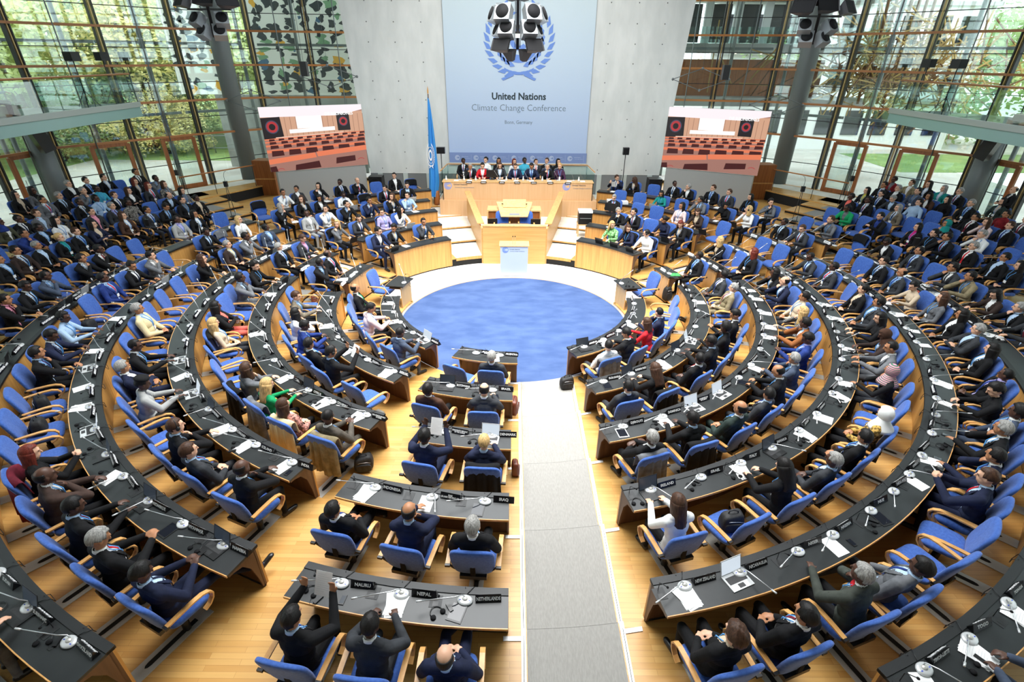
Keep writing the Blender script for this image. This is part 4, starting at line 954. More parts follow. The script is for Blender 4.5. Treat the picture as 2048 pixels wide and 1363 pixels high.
DATA_B = '''1 Lm
-79.3|black suit/green tie|bald fringe|m|lap|paper
-70.4|E||
-59.4|pale pink jacket/|black|m|write|paper
-47.5|E||
-38.6|slate suit/|shaved|d|type|laptopw
2 Lm
-83.5|E||
-73.7|tweed jacket/|brown|l|type|
-63.3|white jacket/|long black|l|chin|papers
-56.0|blue suit/|black|d|write|laptop
-46.4|black suit/|black|m|lap|paper
-40.0|black suit/|black|m|read|
-30.7|E|papers|
3 Lm
-90.8|black cardigan/|curly black|l|type|laptop
-83.6|grey suit/|black|d|chin|papers
-78.6|E||
-70.4|black cardigan/coral dress|long black|d|cross|headset
-63.6|beige sweater/|long blond|l|lap|papers|blackcoat
-57.9|E||
-51.6|E||
-43.9|grey vest/white|short brown|l|chin|paper|blackcoat
-37.9|green sweater/|long blond|l|type|laptop|greycoat
-31.8|patterned rust coat/|short brown|l|lap|papers|creamcoat
-24.4|brown grey suit/|shaved|d|phone|papers|khakicoat
4 Lm
-92.2|black sweater/|short brown|l|chin|bag
-86.8|E||
-81.4|E||
-76.5|E||
-70.8|cream jacket/pale blue shirt|grey|m|lap|
-65.5|E||
-58.6|black suit/|shaved|d|type|laptopw
-53.4|navy suit/|grey|m|cross|paper
-48.2|light grey jacket/|beret|d|type|laptopw
-43.0|E|laptop|
-36.6|black suit/|brown|l|chin|folder
-31.7|charcoal suit/|light brown|l|lap|paper
-25.7|black suit/red tie|bald fringe|d|chin|paperphone
5 Lm
-97.7|E||
-93.0|grey suit/|black|l|chin|
-88.3|black suit/|black|m|type|laptopw
-83.4|blue suit/|black|d|lap|
-79.9|E||
-75.4|E|papers|bag
-70.5|light blue shirt/|black|d|type|laptop
-65.6|navy suit/|black|d|write|paper
-61.5|black suit/violet tie|black|m|chin|laptopw
-56.7|E|paper|bag
-52.2|E|papers|bag
-47.2|E|laptopw|
-42.0|black jacket/|short red|l|hold|laptop|maroon
-37.5|brown leather jacket/|bald fringe|d|chin|paper
-32.6|black suit/|black|d|type|laptop
-27.7|black suit/|grey|m|phone|tablet
-23.0|navy suit/pale blue shirt|black|d|phonelegs|laptop
1 M
-15.3|E||
-5.9|charcoal suit/|grey|m|lap|paper
2 M
-15.1|brown jacket/|black|d|lap|laptop
-5.2|charcoal suit/|bald fringe|l|type|phone
3 M
-10.8|navy suit/|black|d|read|headset
-3.5|navy suit/|blond|l|type|laptopw|blackcoat
4 M
-14.9|black suit/blue tie|black|m|legs|papers
-8.6|navy suit/|bald fringe|m|chin|paper
-3.1|black suit/|grey|l|lap|tablet
5 M
-12.5|black suit/|black|m|read|phone
-8.0|charcoal suit/|black|d|write|papers
-3.5|navy suit/|bald fringe|l|legs|tablet
1 Rm
28.8|white shirt/|shaved|l|lap|laptop|greycoat
39.3|black suit/|black|m|write|papers
50.2|red blouse/|short brown|l|type|tablet
60.6|navy suit/|shaved|l|chin|paper
69.5|E||
80.5|E||
2 Rm
21.3|charcoal suit/|black|l|lap|tablet
29.3|black jacket/|long brown|l|write|laptop|blackcoat
39.4|black suit/red tie|shaved|d|lap|papers
47.7|black suit/|black|d|type|laptop
56.1|black sweater/|curly black|d|chin|laptopw
64.0|black suit/|black|m|phone|
75.2|E||
82.3|khaki suit/|grey|l|legs|paper
91.0|charcoal suit/|black|d|lap|laptop
3 Rm
17.0|black suit/|grey|d|cross|tabletw|greycoat
24.3|black suit/|black|d|type|papers|blackcoat
31.1|dark green suit/|bald fringe|m|lap|laptopw
37.8|charcoal suit/blue tie|black|m|lap|laptopw
44.6|black suit/|bald fringe|m|write|tablet
50.6|slate suit/|grey|m|chin|paper
57.9|blue suit/lilac shirt|black|d|phone|headset
64.5|rust brown jacket/|black|d|chin|paper
70.0|striped grey sweater/|long blond|l|chin|folder
76.9|beige shirt/|black|m|lap|paper
84.9|navy suit/|bald fringe|l|chin|paper
89.9|black jacket/|short black|d|chin|paper
4 Rm
14.4|white blazer/|long brown|l|type|laptop
20.6|E|headset|bag
26.3|black jacket/|long black|l|write|papers
31.6|charcoal suit/pale blue shirt|grey|d|lap|laptop
37.4|black suit/blue tie|black|m|lap|papers
42.5|patterned ochre shawl/|white scarf|m|lap|folder
49.0|E|papers|
53.6|black dress/|pink scarf|m|chin|paper
60.0|grey suit/|shaved|m|type|headset
64.7|dark brown cardigan/|brown scarf|d|write|paper
69.9|black sweater/|short black|l|type|laptop
75.7|charcoal suit/|black|m|lap|papers
81.5|black jacket/|black bun|l|lap|paper
86.8|E||
91.5|charcoal suit/|black|d|lap|
96.8|charcoal suit/blue tie|shaved|d|type|laptopw
5 Rm
12.2|black jacket/|curly brown|l|lap|papers
16.7|black suit/|black|m|lap|laptopw
22.2|dark olive jacket/red collar|grey|d|chin|
26.1|grey suit/|black|d|recline|paperphone
31.3|E|tablet|
35.3|E||
38.8|navy suit/pale blue shirt|brown|l|hold|paper
42.7|navy suit/|black|m|chin|paperphone
47.4|black suit/|grey|m|chin|phone
51.4|slate suit/|curly black|d|lap|laptop
55.2|black jacket/|curly black|l|write|book
59.7|black suit/lilac shirt|shaved|d|recline|papers
65.0|black jacket/|long black|l|lap|
69.8|charcoal suit/red tie|grey|l|cross|book
74.0|black jacket/|long black|m|lap|book
79.0|grey sweater/|long brown|l|lap|papers
83.5|beige shirt/coral shawl|black bun|l|write|paper
88.6|charcoal suit/blue tie|bald fringe|m|lap|paper
92.9|black suit/|black|l|lap|
97.1|E|paper|
101.6|E||
6 Lm
-25.0|D|headset
-38.0|D|paper
-29.3|grey suit/|black|l|type|laptop
-33.6|black suit/|black|m|lap|paper
-65.5|charcoal suit/|grey|l|type|laptop
-69.8|dark brown jacket/|black|m|lap|
-76.9|black suit/pink shirt|black|m|chin|laptop
-80.4|black suit/|black|d|type|laptop
-84.0|slate suit/pale blue shirt|shaved|d|chin|laptopw
-87.2|E||
-90.3|black suit/|black|m|chin|
-93.5|black suit/|black|d|chin|
-97.5|E||
-101.0|E||
6 Rm
22.0|D|paper
30.5|D|papers
35.0|D|headset
26.0|slate suit/|grey|d|write|papers
74.3|charcoal suit/pale blue shirt|brown|l|type|papers
77.4|black suit/|grey|l|chin|laptop
81.1|dark brown jacket/lime scarf|short black|l|write|laptop
86.2|khaki jacket/|black|m|chin|papers
89.3|charcoal suit/|black|m|chin|papers
93.0|E|papers|
96.2|charcoal suit/blue tie|shaved|m|lap|paper
100.8|black suit/|black|d|write|
1 Lp
-105.3|E||
2 Lp
-97.8|black suit/|shaved|d|chin|papers
-105.3|black suit/red tie|bald fringe|d|lap|bottle
3 Lp
-103.5|black suit/blue tie|grey|l|lap|
-111.3|charcoal suit/pink shirt|brown|l|phone|bottle
4 Lp
-101.4|dark brown jacket/cream shirt|grey|l|lap|paper
-105.5|grey suit/|black|d|chin|laptop
-112.3|slate suit/pale blue shirt|shaved|d|lap|papers
5 Lp
-105.7|black suit/|shaved|d|type|laptop
-110.0|E|papers|greycoat
-114.1|white sweater/|long blond|l|lap|paper
6 Lp
-108.5|light grey suit/lilac shirt|shaved|d|lap|paper
-111.8|black jacket/|long black|m|lap|
-116.4|E||
2 Lq
-126.9|navy suit/|black|l|type|laptop
-133.4|black jacket/|curly black|m|type|paper
-145.5|charcoal suit/|black|m|chin|tablet
3 Lq
-122.9|grey sweater/|short blond|l|chin|laptop|blackcoat
-130.2|charcoal suit/blue tie|black|l|type|tabletb
-138.7|lilac shirt/|black|l|lap|headset|blackcoat
-143.8|white sweater/|long black|l|chin|laptopw
4 Lq
-123.6|light grey suit/|shaved|d|lap|book
-128.1|white shirt/|black|l|chin|bottleb
-133.8|black suit/|black|l|chin|laptop
-140.0|navy suit/|black|m|chin|bottle
-146.3|black jacket/|short brown|l|chin|laptop
-150.5|light blue shirt/|black|l|chin|papers
5 Lq
-123.2|black jacket/|short grey|l|chin|papers
-128.7|black jacket/|long brown|l|lap|laptop
-132.3|black jacket/|long black|m|type|laptop
-137.9|white shirt/|black|d|type|laptopw
-143.5|E||blackcoat
-148.0|black suit/|black|l|type|laptop
-153.4|black suit/|black|l|type|laptopw
6 Lq
-124.0|E||blackcoat
-128.9|white shirt/|black|m|chin|laptop
-132.1|charcoal jacket/|black|m|lap|laptopw
-136.3|black suit/|short black|l|chin|papers
-141.2|black suit/|black|d|lap|laptop
-144.7|black suit/|bald fringe|l|chin|bottle
-148.9|E||
-153.0|black jacket/|black|l|lap|papers
-156.7|E||blackcoat
2 Rp
105.7|black suit/|shaved|d|lap|folderg
3 Rp
112.6|black jacket/|short blond|l|chin|
107.5|E||
101.8|black jacket/|short red|l|lap|laptop
4 Rp
111.9|E||
106.9|E||
5 Rp
115.3|black suit/yellow scarf|black|d|lap|bag
110.3|charcoal suit/|brown|l|type|laptopw
6 Rp
117.2|E||
111.8|grey shirt/|brown|l|chin|laptop
106.5|E||blackcoat
1 Rp
105.3|E||
2 Rq
142.3|lime and blue blouse/|short blond|l|type|laptop
135.9|navy jacket/|short brown|l|type|laptop|blackcoat
128.1|white shirt/blue tie|shaved|l|type|laptop|navycoat
3 Rq
146.8|black suit/|grey|l|chin|papers
141.8|black suit/|black|l|chin|laptopw
136.7|E||
131.7|navy sweater/|black bun|m|type|laptop
126.1|black jacket/|long red|l|write|laptop|blackcoat
4 Rq
152.3|black suit/|grey|l|type|monitor
146.6|E|papers|
140.9|E|papers|
134.4|pale pink blouse/|long black|m|lap|paper
129.1|dark brown jacket/|short brown|l|write|paper
123.2|E|laptop|
5 Rq
154.0|E|folder|
148.9|E||
143.6|teal sweater/|long black|m|type|laptopw
139.0|E||
134.3|grey suit/|black|m|chin|laptop
128.2|black dress/|black scarf|m|write|book
123.0|white sweater/|short blond|l|chin|laptop
6 Rq
156.7|navy suit/|brown|l|read|paper
152.7|black jacket/|long brown|d|type|laptop
148.5|E||
144.2|black suit/|shaved|d|lap|laptop
140.9|black suit/|grey|l|chin|tablet
136.1|black suit/blue tie|brown|l|lap|papers
132.7|charcoal suit/|light brown|l|lap|paper
128.3|black jacket/|short black|l|lap|laptop
123.7|grey jacket/|curly black|l|chin|papers'''
DATA_A = '''0|-81.9|E
0|-87.6|black suit/|black|m|lap
0|-90.0|dark brown suit/|black|m|lap
0|-92.7|black suit/|grey|m|lap
0|-95.9|black jacket/teal blouse|blond bun|l|lap
0|-98.3|black suit/pale blue shirt|brown|l|lap
0|-100.9|navy jacket/|long black|l|cross
0|-105.4|brown jacket/|short brown|l|lap
0|-109.2|charcoal suit/blue tie|black|m|lap
0|-111.5|black suit/|black|m|write
0|-115.0|black jacket/|black|l|lap
0|-117.3|black jacket/|black bun|d|lap
0|88.8|black sweater/|long black|l|lap
0|91.1|black jacket/|black|m|recline
0|95.3|black suit/red tie|grey|l|lap
0|98.5|black suit/pale blue shirt|black|m|chin
0|101.0|black jacket/|black bun|l|lap
0|103.5|black jacket/magenta blouse|short black|l|lap
0|108.9|black suit/blue shirt|black|l|hold
0|111.8|E
0|114.2|green jacket/|black|d|type
0|117.3|E
1|-92.2|E
1|-95.1|blue shirt/|black|m|chin
1|-97.6|black jacket/|black|d|lap
1|-99.9|white blouse/|long black|l|lap
1|-104.6|charcoal suit/pink shirt|black|l|lap
1|-107.5|charcoal suit/lilac shirt|grey|l|lap
1|-109.8|patterned grey blouse/|black|d|lap
1|-113.0|E
1|-115.3|black suit/|bald fringe|l|write
1|-117.9|grey sweater/|long black|l|lap
1|91.7|E
1|94.9|E
1|98.0|white shirt/|grey|l|chin
1|102.7|black jacket/|teal scarf|m|chin
1|105.4|E
1|108.0|E
1|110.2|tweed suit/|short grey|l|lap
1|112.5|E
1|114.7|black suit/|black|d|lap
1|117.3|black jacket/coral blouse|black|d|lap
2|-96.9|olive jacket/|blue scarf|d|lap
2|-98.9|black suit/|shaved|d|lap
2|-101.1|grey jacket/red collar|brown|l|lap
2|-106.4|black suit/|shaved|d|lap
2|-108.5|light blue shirt/|black|d|lap
2|-110.9|black suit/|brown|l|lap
2|-112.9|black jacket/|long brown|l|cross
2|-115.7|charcoal suit/|short red|l|lap
2|-117.9|patterned grey blouse/|short brown|l|lap
2|97.0|E
2|99.1|black suit/|brown|l|lap
2|101.2|pale pink sweater/|long brown|l|chin
2|103.2|black suit/|black|m|recline
2|108.3|E
2|110.4|light blue shirt/|black|l|recline
2|113.3|charcoal suit/|grey|l|write
2|115.5|black suit/|black|l|lap
2|117.6|black jacket/yellow blouse|long black|l|lap
3|-104.8|grey suit/red tie|black|m|lap
3|-106.7|black suit/pale blue shirt|grey|l|lap
3|-109.2|grey shirt/|grey|l|chin
3|-111.2|turquoise shirt/|black|d|lap
3|-113.7|E
3|-116.1|black jacket/|short red|l|lap
3|-118.6|grey suit/|black|d|chin
3|100.3|charcoal suit/|bald fringe|l|lap
3|102.5|dark red sweater/|black|m|lap
3|106.6|black suit/pale blue shirt|grey|l|lap
3|109.3|black dress/|long black|l|lap
3|111.2|brown jacket/|long black|m|chin
3|113.1|slate jacket/|black|l|lap
3|115.6|black suit/|grey|l|lap
3|117.5|black suit/|black|m|lap
4|-105.2|black jacket/|long black|l|lap
4|-107.0|grey jacket/|long black|d|lap
4|-110.9|black suit/|grey|l|cross
4|-112.9|black suit/|black|l|lap
4|-115.0|black suit/|black|l|lap
4|-116.7|E
4|-118.9|black suit/|black|m|lap
4|106.3|dark green jacket/|long black|l|lap
4|111.0|black suit/|grey|l|lap
4|112.8|teal jacket/|short grey|l|lap
4|114.6|black jacket/|short black|l|lap
4|116.6|khaki jacket/|brown|l|lap
4|118.8|dark red jacket/|black|d|cross'''
def yaw_for(x, y, rz, k=1.0, lim=60):
    tx, ty = 0.2 - x, 24.0 - y; a = math.atan2(-tx, ty) - rz
    a = (a + PI) % (2 * PI) - PI; d = max(-lim, min(lim, math.degrees(a) * k)); return int(round(d / 30.0) * 30)
blocks = []
for ln in DATA_B.strip().split('\n'):
    if '|' not in ln: i_, sd = ln.split(); blocks.append((int(i_), sd, []))
    else: blocks[-1][2].append(ln.split('|'))
PLATEW = None
for ring, side, seats in blocks:
    zo = ZO.get(side, 0); zf = ZF[ring] + zo if not (side in ('Lp', 'Rp') and ring == 1) else 0.0
    sr = RI[ring] + 0.97; zt = 0.76 if ring > 1 or side[1:] != 'p' else 0.825
    if ring == 1 and side in ('Lp', 'Rp'): sr = 4.30
    seats = sorted(seats, key=lambda s: abs(float(s[0]))) if side != 'M' else sorted(seats, key=lambda s: -float(s[0]))
    ct = COUNTRY.get((ring, side)); ct = ct.split(',') if ct else None
    for k, s in enumerate(seats):
        phi = float(s[0]); rz = rad(phi); emp = s[1] == 'E'
        place = '%s from centre aisle, row %s %s' % (ORD[k], NUM[ring], NAMEB[side]) if side in ('Lm', 'Rm', 'M') else '%s seat, row %s of %s' % (ORD[k], NUM[ring], NAMEB[side])
        if ct and k < len(ct): here = 'at the %s seat' % cname(ct[k])
        else: here = place
        at = lambda lx, ly, lz, sr=sr, phi=phi, zf=zf, zt=zt: W_(0, sr, phi, zf, lx, ly + .01, zt + lz)
        fl = lambda lx, ly, lz, sr=sr, phi=phi, zf=zf: W_(0, sr, phi, zf, lx, ly, lz)
        cut = phi
        coat = s[3] if emp and len(s) > 3 else (s[6] if len(s) > 6 else (s[5] if not emp and len(s) > 5 and s[5] in CC else ''))
        itm = s[2] if emp else (s[5] if len(s) > 5 else '')
        if not emp and len(s) > 6: itm = s[5]
        back = .0 if emp else rng.uniform(-.03, .03)
        tw = rng.uniform(-.14, .14) * (1.5 if emp else .5)
        desk_only = s[1] == 'D'
        if desk_only: emp = True; itm = s[2]; coat = ''
        if not desk_only: CHAIR.make(fl(0, back + .03, 0.0), rz + tw, ('empty blue armchair' if emp else 'occupied blue armchair') + ', ' + place, 'chair', 'blue conference armchairs', scale=(1.13, 1.08, 1.04))
        if coat in CC:
            if coat not in COATS: COATS[coat] = coat_mesh(cloth(CC[coat][0] + ' coat'), len(COATS))
            one('coat', COATS[coat], fl(0, back, 0), rz + tw, '%s over the chair back, %s' % (CC[coat][1], here), 'coat', 'coats on chair backs')
        elif coat == 'bag' or (emp and itm == 'bag') :
            BAG.make(fl(0, .02, .505), rz + rng.uniform(-.5, .5), 'black backpack lying on the empty chair, ' + place, 'bag', 'bags')
        if itm == 'bag' and not emp: BAG.make(fl(.38, .1, .0), rz, 'black bag on the floor, ' + here, 'bag', 'bags')
        if not emp:
            base = fl(0, 0.0, 0); pose = s[4]
            yw = yaw_for(base.x, base.y, rz, .75 if side[1:] == 'm' else .8)
            if pose in ('write', 'phone', 'type', 'read'): yw = int(round(yw / 60.0)) * 30 if abs(yw) > 30 else 0
            if side == 'M': yw = 0
            if side[1:] == 'q': yw = rng.choice([-60, -30, 0, 30, 60, (60 if side == 'Rq' else -60)])
            person(base, rz + tw * .5, s[1], s[2], s[3], pose, place, yw, 'delegates at row %s, %s' % (NUM[ring], NAMEB[side]), phones=(rng.random() < .08))
            if pose == 'read':
                one('sheet_of_paper', ITM['paper'][1], fl(0, .56, 1.08), rz, 'white page held up in both hands, ' + here, 'paper').rotation_euler = (rad(62), 0, rz)
            if pose in ('phone', 'phonelegs'): PHONE.make(fl(0, .43, .84), rz, 'black mobile phone held in both hands, ' + here, 'phone').rotation_euler = (rad(40), 0, rz)
        if itm and itm != 'bag' and itm != 'monitor': items(itm, at, rz, here)
        # fixed equipment
        if side[1:] in ('m', '', 'p') or side == 'M':
            v = 2 if (side[1:] == 'p' or ring <= 4 and abs(phi) > 60 and rng.random() < .5) else rng.choice([0, 0, 1])
            MIC[v].make(at(.05, .79, .001), rz + rng.uniform(-.1, .1), 'silver round conference microphone unit, ' + here, 'microphone', 'conference microphones', scale=(1.32, 1.32, 1.2))
            if k % 2 == 0 or side == 'M': GOOSE.make(at(-.30, .78, .001), rz, 'black gooseneck microphone rising from the desk, ' + here, 'microphone', 'gooseneck microphones')
            if ct and k < len(ct):
                a_, b_ = plate(ct[k].replace('/', '\n'))
                Proto('name_plate', [('plate', a_, [('lettering', b_)])]).make(at(.33, .83, .001), rz + (rng.uniform(-.12, .12)), 'black name plate reading %s, row %s' % (ct[k].replace('/', ' '), NUM[ring]), 'name plate', 'name plates', scale=(1.15, 1.15, 1.15))
            elif ring > 1:
                if PLATEW is None: a_, b_ = plate('', True); PLATEW = Proto('name_plate', [('plate', a_, [('print', b_)])])
                PLATEW.make(at(.33, .84, .001), rz, 'white printed name plate, ' + here, 'name plate', 'white name plates')
            if rng.random() < .35 and itm != 'headset': HSET.make(at(-.26, .61, .001), rz + rng.uniform(-1, 1), 'black interpretation headset on the desk, ' + here, 'headset', 'headsets on the desks')
        elif itm == 'monitor':
            MON.make(at(-.1, .70, .001), rz, 'black computer monitor on the desk, ' + place, 'monitor')
# the audience in rows of chairs at both flanks
cnt = {}
for ln in DATA_A.strip().split('\n'):
    s = ln.split('|'); k = int(s[0]); phi = float(s[1]); sd = 'left' if phi < 0 else 'right'; cnt[k, sd] = cnt.get((k, sd), 0) + 1
    rz = rad(phi); n = cnt[k, sd]; emp = s[2] == 'E'; base = PT(AR[k] + .06, phi, AZ[k])
    place = '%s in %s gallery row of the %s audience' % (ORD[n - 1], ORD[k], sd)
    CHAIR2.make(base, rz, ('empty blue armchair, ' if emp else 'occupied blue armchair, ') + place, 'chair', 'audience armchairs', scale=(1.08, 1.05, 1.03))
    if not emp:
        yw = yaw_for(base.x, base.y, rz, .6)
        person(base + Vector((0, 0, 0)), rz, s[2], s[3], s[4], s[5], place, yw, 'audience on the %s' % sd)

# ------------------------------------------------------------------ the stage
noise_mix(principled('wall_fabric', hexc(222, 224, 220), 0.8), hexc(216, 219, 216), hexc(228, 230, 227), scale=(2.2, 1, .8), detail=3)
principled('wall_stud', hexc(120, 122, 120), .4, .5); principled('grey_panel', hexc(128, 132, 134), .7); principled('grey_paint', hexc(168, 170, 168), .6)
principled('pale_post', hexc(196, 206, 202), .5)
f = MB(); f.prism([(-7.38, 1.66), (7.48, 1.66), (8.3, 13.0), (-8.2, 13.0)], -27.5, -27.3, 'wall_fabric', Matrix.Rotation(rad(90), 4, 'X'))
ws = tag(put('wall_stage', f), kind='structure')
st_ = MB()
for x in (-6.76, -5.53, -4.29, 4.28, 5.53, 6.78):
    for k in range(14): st_.lathe([(.001, 0), (.028, 0), (.024, .012), (.001, .014)], 'wall_stud', 8, X=Matrix.Translation((x, 27.3, 1.9 + .8 * k)) @ Matrix.Rotation(rad(90), 4, 'X'))
put('stud', st_, ws)
f = MB(); f.box((-7.4, 27.32, .4), (7.5, 27.4, 1.66), 'grey_panel')
for x in (-6.9, -5.6, -4.4, 4.4, 5.7, 7.0): f.box((x - .12, 27.26, .4), (x + .12, 27.33, 1.66), 'pale_post')
struct('wall_lower', f)
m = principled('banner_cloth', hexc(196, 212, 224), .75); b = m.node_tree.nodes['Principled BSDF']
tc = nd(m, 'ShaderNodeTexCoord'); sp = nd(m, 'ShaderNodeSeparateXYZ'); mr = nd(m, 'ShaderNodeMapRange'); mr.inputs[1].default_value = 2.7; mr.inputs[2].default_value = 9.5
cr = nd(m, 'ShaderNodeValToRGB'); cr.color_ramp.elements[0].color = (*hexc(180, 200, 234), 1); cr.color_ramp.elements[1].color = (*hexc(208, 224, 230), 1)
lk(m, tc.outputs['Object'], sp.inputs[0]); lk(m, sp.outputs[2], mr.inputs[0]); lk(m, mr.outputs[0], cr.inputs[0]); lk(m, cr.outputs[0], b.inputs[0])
principled('banner_band', hexc(128, 148, 196), .75); principled('un_blue', hexc(112, 148, 220), .7); principled('print_dark', hexc(44, 58, 66), .7); principled('print_grey', hexc(104, 120, 134), .7); principled('print_pale', hexc(206, 216, 234), .7)
bn = thing('conference_banner', (.2, 27.2, 2.2), 'tall pale blue banner with blue wreath emblem and printed conference title on the stage wall', 'banner')
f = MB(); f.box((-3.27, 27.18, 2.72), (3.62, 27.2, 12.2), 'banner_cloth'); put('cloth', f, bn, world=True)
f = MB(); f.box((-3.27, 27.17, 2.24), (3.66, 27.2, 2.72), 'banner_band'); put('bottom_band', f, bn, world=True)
f = MB(); f.tube([(-3.3, 27.19, 2.2), (3.68, 27.19, 2.2)], .035, 'white_plastic', 8); put('weight_bar', f, bn, world=True)
def onwall(y, x, z, s=1.0): return Matrix(((s, 0, 0, x), (0, 0, -1, y), (0, s, 0, z), (0, 0, 0, 1)))
for tx, sz, z, mt, bd_, nm in (('United Nations', .42, 5.28, 'print_dark', .012, 'title'), ('Climate Change Conference', .42, 4.78, 'print_grey', -.004, 'title'), ('Bonn, Germany', .23, 4.14, 'print_grey', 0, 'title')):
    f = MB(); txt_into(f, tx, sz, mt, onwall(27.175, .2, z), bold=bd_, width={'United': 2.6, 'Climat': 4.55, 'Bonn, ': 1.35}[tx[:6]]); put(nm, f, bn, world=True)
def leaf(mb, X, a, r, L, w_, mat, tilt):
    p0 = Vector((r * math.sin(a), r * math.cos(a))); d = Vector((math.cos(a + tilt), -math.sin(a + tilt)))
    n_ = Vector((-d.y, d.x)); pts = [p0, p0 + d * L * .35 + n_ * w_, p0 + d * L, p0 + d * L * .45 - n_ * w_ * .6]
    mb.add([(p.x, p.y, .004) for p in pts] + [(p.x, p.y, .014) for p in pts], [(4, 5, 6, 7)], mat, X=X)
def wreath(mb, X, R, mat):
    for s in (-1, 1):
        for k in range(12):
            a = s * rad(170 - k * 12.5)
            for rr, tl in ((R * .97, .55), (R * .80, -.35)):
                leaf(mb, X, a, rr, -s * R * .36, R * .095, mat, s * tl)
        pts = []
        for k in range(7):
            a = s * rad(150 + k * 6.5); pts.append(Vector((math.sin(a) * R * (1.0 + .02 * k), math.cos(a) * R * (.98 + .005 * k))))
        for k in range(6):
            p, q = pts[k], pts[k + 1]; w2 = R * .05 * (1 - abs(k - 3) / 6); zz = .010 if s < 0 else .016; mb.add([(p.x, p.y - w2, zz), (q.x, q.y - w2, zz), (q.x, q.y + w2, zz), (p.x, p.y + w2, zz)], [(0, 1, 2, 3)], mat, X=X)
        e = pts[-1]; zz = .022 if s < 0 else .028; mb.add([(e.x, e.y, zz), (e.x - s * R * .42, e.y - R * .16, zz), (e.x - s * R * .36, e.y - R * .22, zz), (e.x, e.y - R * .07, zz)], [(0, 1, 2, 3) if s < 0 else (3, 2, 1, 0)], mat, X=X)
def ringseg(mb, X, r0, r1, a0, a1, mat, n=28):
    for k in range(n):
        a, b_ = rad(a0 + (a1 - a0) * k / n), rad(a0 + (a1 - a0) * (k + 1) / n)
        mb.add([(r0 * math.cos(a), r0 * math.sin(a), .002), (r1 * math.cos(a), r1 * math.sin(a), .002), (r1 * math.cos(b_), r1 * math.sin(b_), .002), (r0 * math.cos(b_), r0 * math.sin(b_), .002)], [(0, 1, 2, 3)], mat, X=X)
def c_logo(mb, X, R, mat):
    ringseg(mb, X, R * .84, R, 0, 360, mat); ringseg(mb, X, R * .58, R * .74, 40, 330, mat); ringseg(mb, X, R * .28, R * .46, 50, 310, mat)
f = MB(); X = onwall(27.172, .19, 7.65); wreath(f, X, 1.38, 'un_blue'); ringseg(f, X, .62, .95, 150, 400, 'un_blue', 36); ringseg(f, X, .25, .45, 60, 320, 'un_blue', 36); f2 = f.mesh('emblem'); o = link('emblem', f2, bn); o.location = -bn.location
for x in (-2.87, -1.93, -.97, -.01, .93, 1.89, 2.82):
    f = MB(); c_logo(f, onwall(27.165, x, 2.47), .12, 'print_pale'); o = link('logo', f.mesh('logo'), bn); o.location = -bn.location; f = MB(); txt_into(f, 'United Nations', .055, 'print_pale', onwall(27.165, x + .38, 2.52)); txt_into(f, 'Climate Change Conference', .035, 'print_pale', onwall(27.165, x + .46, 2.44))
    f.box((x + .70, 27.163, 2.33), (x + .705, 27.165, 2.62), 'print_pale'); o = link('small_print', f.mesh('small_print'), bn); o.location = -bn.location
# presidium
t = thing('presidium_table', (.15, 23.8, .55), 'long pale maple presidium table with round blue logos in front of the banner', 'table')
f = MB(); f.box((-3.36, 23.41, .5), (3.76, 26.6, 1.25), 'maple_rose'); put('lower_step', f, t, world=True)
f = MB(); f.box((-3.2, 23.5, 1.25), (3.56, 23.56, 2.03), 'maple_rose')
for x in (-3.2, 3.53): f.box((x, 23.5, 1.25), (x + .03, 24.2, 2.03), 'maple')
put('front_panel', f, t, world=True)
f = MB(); f.box((-3.22, 23.48, 2.03), (3.58, 24.05, 2.06), 'maple'); put('tabletop', f, t, world=True)
for x in (-2.96, 2.36):
    f = MB(); c_logo(f, onwall(23.497, x, 1.88), .17, 'un_blue'); o = link('logo', f.mesh('logo'), t); o.location = -t.location; f = MB(); txt_into(f, 'United Nations', .10, 'print_dark', onwall(23.497, x + .56, 1.93), bold=.001); txt_into(f, 'Climate Change Conference', .075, 'print_grey', onwall(23.497, x + .74, 1.80)); o = link('lettering', f.mesh('lettering'), t); o.location = -t.location
pa, pb = plate('PRESIDENT'); PP = Proto('name_plate', [('plate', pa)])
for k, x in enumerate((-2.01, -1.36, -.54, .15, .89, 1.63, 2.42)):
    f = MB(); f.box((-.13, -.006, -.055), (.13, .006, .03), 'plate_black'); l_ = MB(); l_.box((-.10, -.0075, -.03), (.10, -.006, -.005), 'white_letter')
    Proto('name_plate', [('plate', f.fix('p'), [('print', l_.fix('l'))])]).make((x, 23.473, 2.05), 0, 'small black name plate on the presidium front edge, %s of seven' % ORD[k], 'name plate', 'presidium name plates')
for k, x in enumerate((-3.05, -2.25, -1.72, -.34, .42, 1.28, 2.05, 2.92)):
    f = MB(); f.lathe([(.045, 0), (.05, .06), (.025, .13), (.022, .17), (.034, .20)], 'white_plastic', 12); c_ = MB(); c_.lathe([(.034, .2), (.001, .215)], 'chrome', 10)
    Proto('water_carafe', [('body', f.fix('b')), ('lid', c_.fix('l'))]).make((x, 23.72, 2.062), 0, 'small white water carafe on the presidium table, %s along' % ORD[k], 'carafe', 'carafes on the presidium')
for k, x in enumerate((-2.6, -2.0, -1.36, -.5, .1, .8, 1.6, 2.5, 3.1)): one('sheet_of_paper', ITM['paper'][1], (x, 23.75, 2.0625), rng.uniform(-.3, .3), 'white sheet on the presidium table, %s along' % ORD[k], 'paper', 'sheets on the presidium')
for k, x in enumerate((-2.45, -.7, .62, 1.98, 2.7)): MIC[2].make((x, 23.85, 2.063), PI * (0), 'conference microphone on the presidium table, %s along' % ORD[k], 'microphone', 'presidium microphones')
MON.make((-1.0, 24.0, 2.062), PI, 'black computer monitor on the presidium table', 'monitor')
SWC = thing
